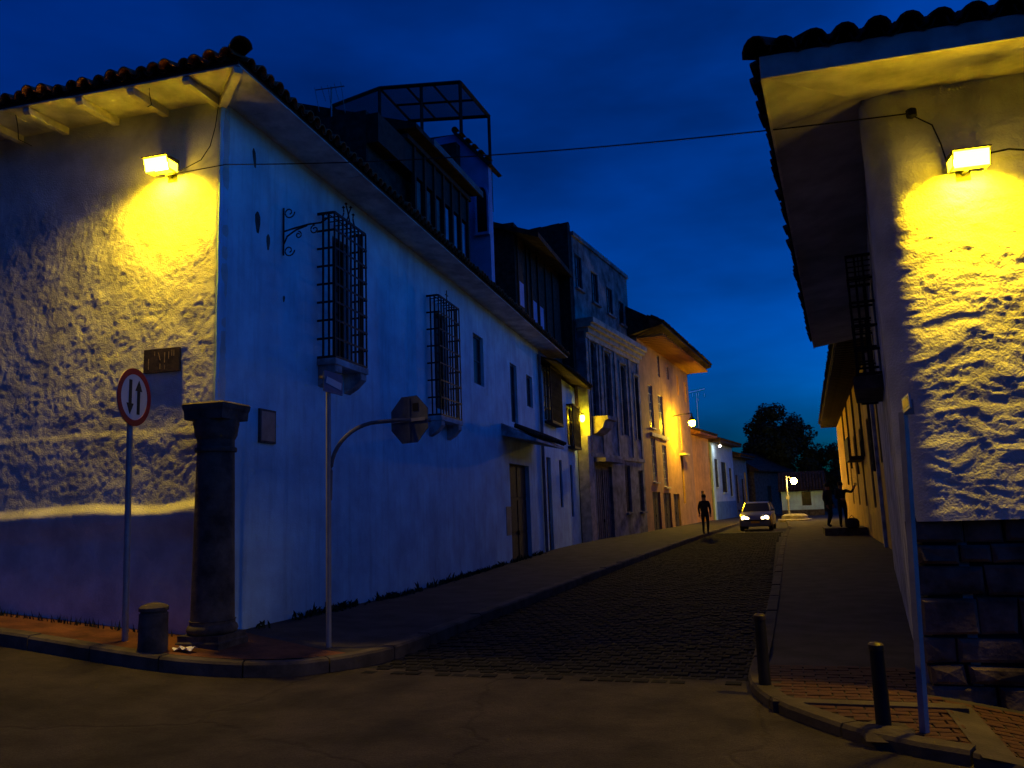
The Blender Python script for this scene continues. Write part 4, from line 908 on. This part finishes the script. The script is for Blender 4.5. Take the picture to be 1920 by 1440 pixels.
# overhead cable across the street
a = FF @ Vector((-.60, -.30, 6.02)); mid0 = FS @ Vector((0.02, -.34, 6.0)); b = q
pts = [a, FF @ Vector((.3, -.34, 6.02))]; s0 = pts[-1]
for t in lin(0, 1, 30)[1:]:
    p = s0.lerp(b, t); p.z -= .12 * 4 * t * (1 - t); pts.append(p)
tag(MB().tube(pts, .007, 5).build('overhead_cable', 'iron'), 'thin dark cable strung over the street between the two corner houses', 'cable')
wv = FRF @ Vector((.37, -.03, 5.0)); w2 = [FRF @ Vector(p) for p in ((.37, -.05, 5.0), (.52, -.06, 4.88), (.57, -.06, 4.70), (.60, -.06, 4.52), (.66, -.08, 4.44))]
tag(MB().tube(w2, .007, 5).build('lamp_cable', 'iron'), 'thin wire drooping from the anchor to the right hand floodlight', 'cable')
w3 = [FRF @ Vector(p) for p in ((.84, -.10, 4.48), (.94, -.1, 4.54), (1.08, -.08, 4.56), (1.3, -.06, 4.52), (1.8, -.06, 4.55))]
tag(MB().tube(w3, .009, 5).build('feed_cable', 'iron'), 'short dark feed cable running right from the right hand floodlight', 'cable')

# ------------------------------------------------------------------ mustard house further along on the right
d2 = Vector((.03, .9995)); FR2 = frame(2.75, 20.0, 0, -d2.x, -d2.y)
R2 = thing('mustard_house', FR2, 'long mustard house on the right with battened eave, lit by the street lamp', 'house')
opsM = [(-3.4, -2.2, 2.6, 4.8), (-6.5, -5.3, 2.6, 4.8), (-11, -10.0, 1.2, 4.3), (-15.5, -14.5, 1.2, 4.3), (-20, -19, 1.2, 4.3), (-25, -24, 1.2, 4.3)]
wall_mesh(-38, 0, -.4, 6.3, opsM, .2, 7).build('wall', 'yellow', R2, FR2)
for a, b, lo, hi in opsM: window(R2, FR2, a, b, lo, hi, .1, 2, 4)
for u in (-8.5, -12.8, -17.2, -22.2, -27): MB().tube([(u, -.06, 6.2), (u, -.06, 2.2 + (u % 3) * .4)], .045, 8).build('drainpipe', 'wood', R2, FR2)
for u in (-4.4, -7.3): MB().box(u - .1, u + .1, -.1, 0, -.2, 6.1).build('pilaster', 'grime', R2, FR2)
rm = MB().prism([(4, 7.8), (-1.0, 6.42), (-1.0, 6.3), (4, 6.35)], -38, .3, Matrix(((0, 1, 0, 0), (1, 0, 0, 0), (0, 0, 1, 0), (0, 0, 0, 1)))).build('roof', 'olddark', R2, FR2)
eave_roof(rm, FR2, -38, .2, -1.08, 6.42, math.radians(16), 1, sp=.25, m='olddark', rows=1)
bt = MB().box(-.05, .05, -.98, -.003, 6.16, 6.298).build('eave_bracket', 'wood', R2); link_copies(bt, 'eave_bracket', [Matrix.Translation((-.2 - k * .45, 0, 0)) for k in range(84)], R2, FR2)
bw = MB().box(-16.4, -13.6, -.55, 0, 3.0, 3.15); bw.box(-16.4, -13.6, -.55, -.5, 3.152, 3.9); bw.build('balcony', 'wood', R2, FR2)

# ------------------------------------------------------------------ low dark ridge added to hide the sky glow at the horizon
hv = []; hx = lin(-500, 500, 60)
for x in hx:
    h = 8 + 5 * noise.noise(Vector((x * .012, 1, 1)))
    hv += [(x, 230, -2), (x, 255, h * .7), (x, 300, h), (x, 420, h * .4)]
tag(MB().add(hv, [(i * 4 + j, (i + 1) * 4 + j, (i + 1) * 4 + j + 1, i * 4 + j + 1) for i in range(60) for j in range(3)]).build('horizon_mask', 'foliage'), kind='structure')
# ------------------------------------------------------------------ trees
def tree(x, y, h0, h1, rx, ry, label, seed, nleaf):
    r = random.Random(seed); t = thing('broadleaf_tree', (x, y, 0), label, 'tree', 'trees beyond the end of the street')
    tr = MB(); tr.tube([(0, 0, -.2), (.1, 0, h0 * .5), (0, .1, h0), (.1, 0, (h0 + h1) / 2)], [.42, .32, .26, .12], 8)
    cz_ = (h0 + h1) / 2; hz = (h1 - h0) / 2; clumps = []
    for k in range(42):
        while True:
            p = Vector((r.uniform(-1, 1), r.uniform(-1, 1), r.uniform(-1, 1)))
            if .25 < p.length < .95: break
        c = Vector((p.x * rx, p.y * ry, cz_ + p.z * hz)); clumps.append((c, r.uniform(.20, .34) * min(rx, hz)))
        if k % 3 == 0: tr.tube([(0, 0, h0 * .8 + r.random() * hz * .6), c * .5 + Vector((0, 0, cz_ * .5)), c], [.12, .07, .03], 5)
    tr.build('trunk', 'bark', t)
    lf = MB()
    for k in range(nleaf):
        c, s = clumps[r.randrange(len(clumps))]; d = Vector((r.gauss(0, 1), r.gauss(0, 1), r.gauss(0, 1))).normalized() * s * r.uniform(.55, 1.15)
        p = c + d; a = Vector((r.uniform(-1, 1), r.uniform(-1, 1), r.uniform(-.6, .6))).normalized(); b = a.cross(d.normalized() + Vector((.01, .02, .3))).normalized(); w = r.uniform(.10, .22)
        lf.quad(p - a * w, p - b * w * .6, p + a * w, p + b * w * .6)
    lf.build('crown', 'foliage', t)
tree(.0, 90, 4.0, 11.2, 3.5, 3.2, 'tall dark rounded tree rising above the far end of the street', 2, 20000)
tree(-3.0, 93, 1.6, 7.2, 2.9, 2.6, 'lower dark tree left of the tall one, over the left row of roofs', 4, 10000)
tree(4.4, 91, 1.2, 7.6, 2.8, 2.6, 'lower dark tree between the tall one and the mustard house', 6, 10000)

# weeds at the foot of the corner house
wd = MB(); r = random.Random(9)
for k in range(950):
    u = r.uniform(.8, 17.5); u = u if noise.noise(Vector((u * 1.1, 2, 3))) > -.12 else r.choice([3.1, 5.2, 9.6, 11.2, 12.4]) + r.gauss(0, .35)
    p = FS @ Vector((u, -.03 - abs(r.gauss(0, .07)), 0)); h = r.uniform(.04, .14) * (1.7 if r.random() < .06 else 1); z = G(p.x, p.y) + .13
    d = Vector((r.uniform(-.6, .6), r.uniform(-.6, .6), 1)).normalized(); s = Vector((r.uniform(-1, 1), r.uniform(-1, 1), 0)).normalized() * .014
    q = Vector((p.x, p.y, z)); wd.add([q - s, q + s, q + d * h * .6 + s * 1.6, q + d * h + Vector((d.x, d.y, -.1)) * h * .4, q + d * h * .6 - s * 1.6], [(0, 1, 2, 3, 4)])
for k in range(160):
    p = FF @ Vector((-r.uniform(.4, 4), -.16 - abs(r.gauss(0, .03)), 0)); h = r.uniform(.05, .14); z = G(p.x, p.y) + .13; d = Vector((r.uniform(-.4, .4), r.uniform(-.4, .4), 1)); s = Vector((.012, 0, 0)); q = Vector((p.x, p.y, z))
    wd.add([q - s, q + s, q + d * h], [(0, 1, 2)])
tag(wd.build('weeds', 'weed'), 'ragged weeds growing along the foot of the white wall', 'weeds', kind='stuff')

# ------------------------------------------------------------------ signs, posts, bollards
sg = thing('traffic_sign', (-7.2, 7.5, .36), 'round red rimmed sign with two opposite black arrows on a pole before the left wall', 'road sign')
MB().tube([(.03, 0, -.1), (-.02, 0, 3.05)], .035, 10).build('pole', 'metal', sg)
FSg = Matrix.Translation((-7.225, 7.44, 3.14)) @ Matrix.Rotation(math.radians(-16), 4, 'Z')
FSg = Matrix.Translation((-7.225, 7.44, 3.14)) @ Matrix.Rotation(math.radians(58 - 16 + 0), 4, 'Z') if False else Matrix.Translation((-7.175, 7.5, 3.14)) @ Matrix.Rotation(math.radians(102), 4, 'Z')
R90 = Matrix.Rotation(PI / 2, 4, 'X')
MB().lathe([(.34, .0), (.34, .012)], 40, R90).build('disc', 'signwhite', sg, FSg)
rg_ = MB().lathe([(.272, .0122), (.272, .017), (.345, .017), (.345, .0122)], 40, R90, caps=False); rg_.build('red_rim', 'signred', sg, FSg)
def arrow(x, s):
    p = [(-.028, -.2), (.028, -.2), (.028, .08), (.07, .08), (0, .21), (-.07, .08), (-.028, .08)]
    if s < 0: p = [(a, -b) for a, b in p]
    return MB().prism([(a + x, b) for a, b in p], -.0165, -.0125)
arrow(-.085, -1).build('arrow', 'signblack', sg, FSg); arrow(.085, 1).build('arrow', 'signblack', sg, FSg)
MB().box(-.03, .03, .001, .03, -.03, .03).build('clamp', 'metal', sg, FSg)

bl = thing('stone_bollard', (-6.6, 7.3, .29), 'short grey concrete bollard with domed cap in front of the stone column', 'bollard')
MB().lathe([(.155, -.15), (.15, .40), (.145, .405)], 20).build('body', 'stone', bl, smooth=True)
MB().lathe([(.135, .405), (.135, .425), (.155, .43), (.155, .465), (.125, .49), (.06, .51), (0, .512)], 20, caps=False).build('cap', 'stone', bl, smooth=True)
pa = thing('paper_litter', (-6.28, 7.42, .285), 'crumpled scrap of white paper on the pavement beside the bollard', 'litter')
pm = MB(); gp_ = [[(x * .05 - .13 + random.uniform(-.012, .012), y * .045 - .06 + random.uniform(-.01, .01), random.uniform(.0, .05)) for y in range(4)] for x in range(6)]
pm.add([p for c in gp_ for p in c], [(i * 4 + j, (i + 1) * 4 + j, (i + 1) * 4 + j + 1, i * 4 + j + 1) for i in range(5) for j in range(3)]); pm.build('sheet', 'paper', pa)

ss_ = thing('stop_sign', (-5.15, 8.5, .15), 'grey post with a street name plate and a curved arm holding an octagonal sign', 'road sign')
MB().tube([(0, 0, -.05), (0, 0, 3.1)], .032, 10).build('pole', 'metal', ss_)
arc = [(0.02, 0, 1.7), (.03, -.01, 2.05)] + [(.03 + .62 * (1 - math.cos(t)), 0, 2.05 + .55 * math.sin(t)) for t in lin(.1, PI / 2, 10)] + [(.95, 0, 2.605), (1.38, 0, 2.60)]
arc = [(x_ * .73, x_ * .56, z_ + .07 * min(1, x_)) for x_, y_, z_ in arc]
MB().tube(arc, .024, 8).build('arm', 'greydoor', ss_)
FO = Matrix.Translation((-4.37, 9.13, 2.83)) @ Matrix.Rotation(math.radians(-14), 4, 'Z')
oc = [(.32 * math.cos(PI / 8 + k * PI / 4), .32 * math.sin(PI / 8 + k * PI / 4)) for k in range(8)]
MB().prism(oc, 0, .012).build('octagon_plate', 'signgrey', ss_, FO)
MB().box(-.02, .02, -.014, -.001, -.27, .27).build('rib', 'signgrey', ss_, FO); MB().box(.06, .15, -.006, -.001, .10, .20).build('sticker', 'signblack', ss_, FO); MB().box(-.27, .27, -.02, -.015, -.03, .01).build('clamp_bar', 'metal', ss_, FO)
FN = Matrix.Translation((-5.12, 8.52, 3.28)) @ Matrix.Rotation(math.radians(92), 4, 'Z')
npl = MB().box(-.20, .26, -.012, .0, -.13, .13).build('name_plate', 'signblue', ss_, FN)
MB().prism([(-.16, -.02), (.22, -.07), (.23, .02), (-.13, .06)], -.0155, -.0125).build('name_stripe', 'signwhite', npl, FN)
MB().box(-.26, -.205, -.03, .02, .02, .05).build('bracket', 'tan', ss_, FN)

def post(x, y, z, h, lean, label):
    t = thing('street_bollard', (x, y, z), label, 'bollard', 'black metal bollards on the right pavement edge')
    MB().lathe([(.056, -.1), (.056, .0), (.052, .02), (.047, h - .05)], 16).build('post', 'iron', t, smooth=True)
    MB().lathe([(.05, h - .05), (.052, h - .045), (.052, h - .012), (.04, h), (.0, h + .008)], 16, caps=False).build('cap', 'bronze', t, smooth=True); return t
post(-.27, 7.62, .08, .60, 0, 'black metal bollard at the end of the right kerb, by the street mouth')
post(.55, 6.4, .08, .57, 0, 'black metal bollard in front of the leaning sign post on the right')
ftg = MB(); fv = [(.55, 6.36, .105)]
for q_, (r_, z_) in enumerate(((.08, .10), (.14, .092), (.20, .05))):
    for k in range(18):
        a_ = 2 * PI * k / 18; rr_ = r_ * (1 + .35 * noise.noise(Vector((math.cos(a_) * 1.7, math.sin(a_) * 1.7, 4 + q_))))
        fv.append((.55 + rr_ * math.cos(a_) * 1.2, 6.36 + rr_ * math.sin(a_), z_ + .02 * noise.noise(Vector((a_ * 2, q_, 9)))))
ftg.add(fv, [(0, 1 + k, 1 + (k + 1) % 18) for k in range(18)] + [(1 + q_ * 18 + k, 19 + q_ * 18 + k, 19 + q_ * 18 + (k + 1) % 18, 1 + q_ * 18 + (k + 1) % 18) for q_ in range(2) for k in range(18)])
tag(ftg.build('mortar_patch', 'band'), 'lumpy pale mortar patch around the foot of the front right bollard', 'mortar patch')
rp_ = thing('sign_post', (.8, 6.36, .1), 'leaning grey square post with two small folded plates at its top on the right', 'sign post')
MB().tube([(0, 0, -.1), (.0, 0, 0), (.085, .0, 2.17)], .032, 4).build('post', 'metal', rp_)
FPn = Matrix.Translation((.885, 6.33, 2.31))
MB().box(-.006, .006, -.42, -.02, -.05, .05, Matrix.Rotation(-.03, 4, 'Z')).build('name_plate', 'signwhite', rp_, FPn); MB().box(-.0085, -.0065, -.38, -.06, -.033, .033, Matrix.Rotation(-.03, 4, 'Z')).build('lamplight_face', 'signlamplight', rp_, FPn)  # orange lamplight on the plate painted in as an amber face
MB().box(.0, .075, .0, .012, -.06, .05, Matrix.Rotation(.25, 4, 'Z')).build('back_plate', 'signgrey', rp_, FPn)

# ------------------------------------------------------------------ car
def car(M_, label):
    t = thing('car', M_, label, 'car')
    # front at local -y; stations along y with (y, z_low, z_belt, half width low, half width belt)
    body = [(-1.86, .34, .60, .60, .56), (-1.80, .25, .72, .74, .70), (-1.6, .22, .84, .80, .77), (-1.2, .22, .92, .82, .79), (-.78, .22, .98, .83, .80), (.3, .22, 1.0, .83, .80), (1.2, .22, 1.02, .82, .79), (1.65, .24, 1.04, .80, .77), (1.80, .36, 1.0, .74, .72)]
    v = []; n = 8
    for y, zl, zb, wl_, wb_ in body:
        zm = (zl + zb) / 2
        v += [(-wl_ * .9, y, zl), (-wl_, y, zl + .08), (-wl_ - .015, y, zm), (-wb_, y, zb - .05), (-wb_ * .86, y, zb), (wb_ * .86, y, zb), (wb_, y, zb - .05), (wl_ + .015, y, zm), (wl_, y, zl + .08), (wl_ * .9, y, zl)]
    m = 10; f = [(i * m + j, i * m + (j + 1) % m, (i + 1) * m + (j + 1) % m, (i + 1) * m + j) for i in range(len(body) - 1) for j in range(m)] + [tuple(range(m)), tuple((len(body) - 1) * m + j for j in range(m))]
    MB().add(v, f).build('body', 'carpaint', t, smooth=True)
    gh = [(-.80, .975, .68), (-.12, 1.40, .58), (.35, 1.46, .58), (1.2, 1.43, .57), (1.72, 1.03, .66)]
    # roof skin, pillars and glass
    rf = MB(); rf.add([(-.58, -.12, 1.40), (.58, -.12, 1.40), (.60, .4, 1.445), (-.60, .4, 1.445), (.58, 1.25, 1.42), (-.58, 1.25, 1.42), (-.5, .4, 1.475), (.5, .4, 1.475), (-.5, -.06, 1.435), (.5, -.06, 1.435), (.5, 1.2, 1.45), (-.5, 1.2, 1.45)],
                      [(0, 1, 9, 8), (1, 2, 7, 9), (2, 4, 10, 7), (4, 5, 11, 10), (5, 3, 6, 11), (3, 0, 8, 6), (8, 9, 7, 6), (6, 7, 10, 11)]); rf.build('roof', 'carpaint', t, smooth=True)
    MB().add([(-.68, -.80, .985), (.68, -.80, .985), (.57, -.12, 1.40), (-.57, -.12, 1.40)], [(0, 1, 2, 3)]).build('windscreen', 'glass', t)
    for s in (-1, 1):
        MB().add([(s * .735, -.70, .99), (s * .735, 1.6, 1.03), (s * .60, 1.25, 1.42), (s * .61, -.08, 1.40)], [(0, 1, 2, 3)]).build('side_window', 'glass', t)
        p_ = MB(); p_.tube([(s * .71, -.80, .98), (s * .585, -.11, 1.41)], .03, 5); p_.tube([(s * .74, .5, .99), (s * .615, .5, 1.43)], .03, 5); p_.tube([(s * .72, 1.7, 1.02), (s * .59, 1.26, 1.42)], .04, 5); p_.build('pillar', 'carpaint', t)
        MB().box(s * .83 - .09, s * .83 + .09, -.66, -.58, .98, 1.10).build('wing_mirror', 'carpaint', t)
        hl = MB(); 
        hl.lathe([(.12, 0), (.12, .02), (.09, .035), (.0, .04)], 14, Matrix.Translation((s * .56, -1.80, .66)) @ Matrix.Rotation(PI / 2, 4, 'X'), caps=False); hl.lathe([(.085, 0), (.08, .025), (0, .035)], 12, Matrix.Translation((s * .39, -1.825, .635)) @ Matrix.Rotation(PI / 2, 4, 'X'), caps=False)
        hl.build('headlight', 'head', t, smooth=True)
        for y in (-1.18, 1.12):
            T = Matrix.Translation((s * .72, y, .29)) @ Matrix.Rotation(PI / 2, 4, 'Y')
            w = MB().lathe([(.19, -.1), (.28, -.1), (.29, -.06), (.29, .06), (.28, .1), (.19, .1)], 20, T, caps=False).build('wheel', 'tyre', t, smooth=True); MB().lathe([(.0, s * .06), (.19, s * .09)], 16, T, caps=False).build('rim', 'metal', w)
    MB().box(-.5, .5, -1.875, -1.84, .50, .57).build('grille', 'plastic', t); MB().box(-.70, .70, -1.92, -1.80, .26, .42).build('bumper', 'carpaint', t); MB().box(-.22, .22, -1.935, -1.922, .40, .50).build('number_plate', 'plate', t)
    MB().add([(-.68, 1.74, 1.05), (.68, 1.74, 1.05), (.56, 1.27, 1.42), (-.56, 1.27, 1.42)], [(0, 1, 2, 3)]).build('rear_window', 'glass', t)
car(Matrix.Translation((-1.28, 45.3, 0)) @ Matrix.Rotation(math.radians(-3), 4, 'Z'), 'grey hatchback with its headlights on driving towards the viewer up the street')

# ------------------------------------------------------------------ people
def person(M_, J, R_, edges, label, m, m_skin_above, hair=True, scale=1.):
    t = thing('person', M_, label, 'person')
    me = bpy.data.meshes.new('body_cage'); keys = list(J); idx = {k: i for i, k in enumerate(keys)}
    me.from_pydata([Vector(J[k]) * scale for k in keys], [(idx[a], idx[b]) for a, b in edges], [])
    o = bpy.data.objects.new('body', me); COL.objects.link(o)
    sk = o.modifiers.new('skin', 'SKIN'); sd = o.modifiers.new('sub', 'SUBSURF'); sd.levels = 2; sd.render_levels = 2
    for k in keys:
        r_ = R_[k]; me.skin_vertices[0].data[idx[k]].radius = (r_[0] * scale, r_[1] * scale) if isinstance(r_, tuple) else (r_ * scale, r_ * scale)
    me.skin_vertices[0].data[idx['pelvis']].use_root = True
    dg = bpy.context.evaluated_depsgraph_get(); nm = bpy.data.meshes.new_from_object(o.evaluated_get(dg)); bpy.data.objects.remove(o)
    nm.materials.clear(); nm.materials.append(MAT[m]); nm.materials.append(MAT['skin'])
    hands = [Vector(J[k]) * scale for k in J if k.startswith('hand')]
    for p in nm.polygons:
        c = p.center; p.use_smooth = True
        if c.z > m_skin_above * scale or any((c - h).length < .085 * scale for h in hands): p.material_index = 1
    b = bpy.data.objects.new('body', nm); COL.objects.link(b); b.parent = t; WM[b.name] = M_
    if hair:
        H = Vector(J['head']) * scale
        MB().lathe([(.0, .115), (.06, .105), (.095, .06), (.103, .01), (.098, -.05)], 14, Matrix.Translation(H + Vector((0, .012, .035))), caps=False).build('hair', 'hair', t, smooth=True)
    return t
J = dict(pelvis=(0, 0, .93), waist=(0, 0, 1.08), chest=(0, .02, 1.30), neck=(0, 0, 1.48), head0=(0, -.01, 1.56), head=(0, -.02, 1.65), headt=(0, -.01, 1.73),
         shl=(-.19, 0, 1.42), ell=(-.26, .02, 1.14), wrl=(-.25, -.1, .90), handl=(-.25, -.13, .82), shr=(.19, 0, 1.42), elr=(.25, .03, 1.14), wrr=(.24, -.06, .90), handr=(.24, -.08, .82),
         hipl=(-.10, 0, .86), knl=(-.11, -.10, .50), anl=(-.11, .02, .10), tol=(-.11, -.12, .04), hipr=(.10, 0, .86), knr=(.11, -.02, .48), anr=(.11, .14, .10), tor=(.11, .0, .04))
Rr = dict(pelvis=(.17, .13), waist=(.15, .11), chest=(.19, .13), neck=.06, head0=.075, head=.10, headt=.07, shl=.075, ell=.055, wrl=.04, handl=.045, shr=.075, elr=.055, wrr=.04, handr=.045,
          hipl=.10, knl=.068, anl=.05, tol=.045, hipr=.10, knr=.068, anr=.05, tor=.045)
Ed = [('pelvis', 'waist'), ('waist', 'chest'), ('chest', 'neck'), ('neck', 'head0'), ('head0', 'head'), ('head', 'headt'), ('chest', 'shl'), ('shl', 'ell'), ('ell', 'wrl'), ('wrl', 'handl'), ('chest', 'shr'), ('shr', 'elr'), ('elr', 'wrr'), ('wrr', 'handr'),
      ('pelvis', 'hipl'), ('hipl', 'knl'), ('knl', 'anl'), ('anl', 'tol'), ('pelvis', 'hipr'), ('hipr', 'knr'), ('knr', 'anr'), ('anr', 'tor')]
def fingers(t, wrist, hand, m):
    """four fingers and a thumb reaching on from the palm"""
    w, h = Vector(wrist), Vector(hand); d = (h - w).normalized(); s = d.cross(Vector((0, 1, .1))).normalized(); mb = MB()
    for k in range(4):
        b = h + s * (.024 * (k - 1.5)); l = (.07, .085, .08, .06)[k]; mb.tube([b, b + d * l * .55, b + d * l + Vector((0, -.015, 0))], [.011, .010, .007], 5)
    b = h - s * .045 - d * .02; mb.tube([b, b - s * .03 + d * .03, b - s * .035 + d * .06], [.012, .011, .008], 5)
    mb.build('fingers', m, t)
p1 = person(frame(-3.35, 37.6, .15, math.cos(.25), math.sin(.25)), J, Rr, Ed, 'person in dark clothes walking on the left pavement near the pink house', 'cloth', 1.50)
for s in 'lr': fingers(p1, J['wr' + s], J['hand' + s], 'skin')
MB().lathe([(.02, -.22), (.15, -.2), (.17, .0), (.15, .18), (.03, .22)], 10, Matrix.Translation((0, .22, 1.22)) @ Matrix.Scale(.6, 4, (0, 1, 0))).build('backpack', 'cloth2', p1, smooth=True)
J2 = dict(J); J2.update(elr=(.38, -.08, 1.36), wrr=(.50, -.14, 1.58), handr=(.53, -.15, 1.66), shr=(.19, 0, 1.44), ell=(-.22, -.12, 1.16), wrl=(-.05, -.24, 1.1), handl=(.0, -.26, 1.1))
# far right pair stands on the raised doorstep of the mustard house
stp = thing('doorstep', (2.32, 36.4, .06), 'low dark stone doorstep below the two people at the mustard house', 'step')
MB().box(-.75, .85, -1.0, 1.0, 0, .30).build('slab', 'stone', stp)
p2_ = person(frame(2.35, 36.0, .36, 1, .1), J2, Rr, Ed, 'person in black with one arm raised to the mustard wall', 'cloth', 1.50, scale=1.04)
for s in 'lr': fingers(p2_, Vector(J2['wr' + s]) * 1.04, Vector(J2['hand' + s]) * 1.04, 'skin')
p3_ = person(frame(1.85, 36.6, .36, .6, .8), J, Rr, Ed, 'person in dark blue standing left of the one with a raised arm', 'cloth2', 1.50, scale=1.03)
for s in 'lr': fingers(p3_, Vector(J['wr' + s]) * 1.03, Vector(J['hand' + s]) * 1.03, 'skin')
bgk = thing('travel_bag', (2.62, 35.3, .36), 'black bag on the doorstep at the feet of the people', 'bag')
MB().lathe([(.20, .0), (.27, .06), (.27, .25), (.2, .36), (.05, .40)], 14).build('sack', 'cloth', bgk, smooth=True); MB().tube([(-.1, 0, .38), (0, 0, .5), (.1, 0, .38)], .015, 5).build('handle', 'cloth', bgk)
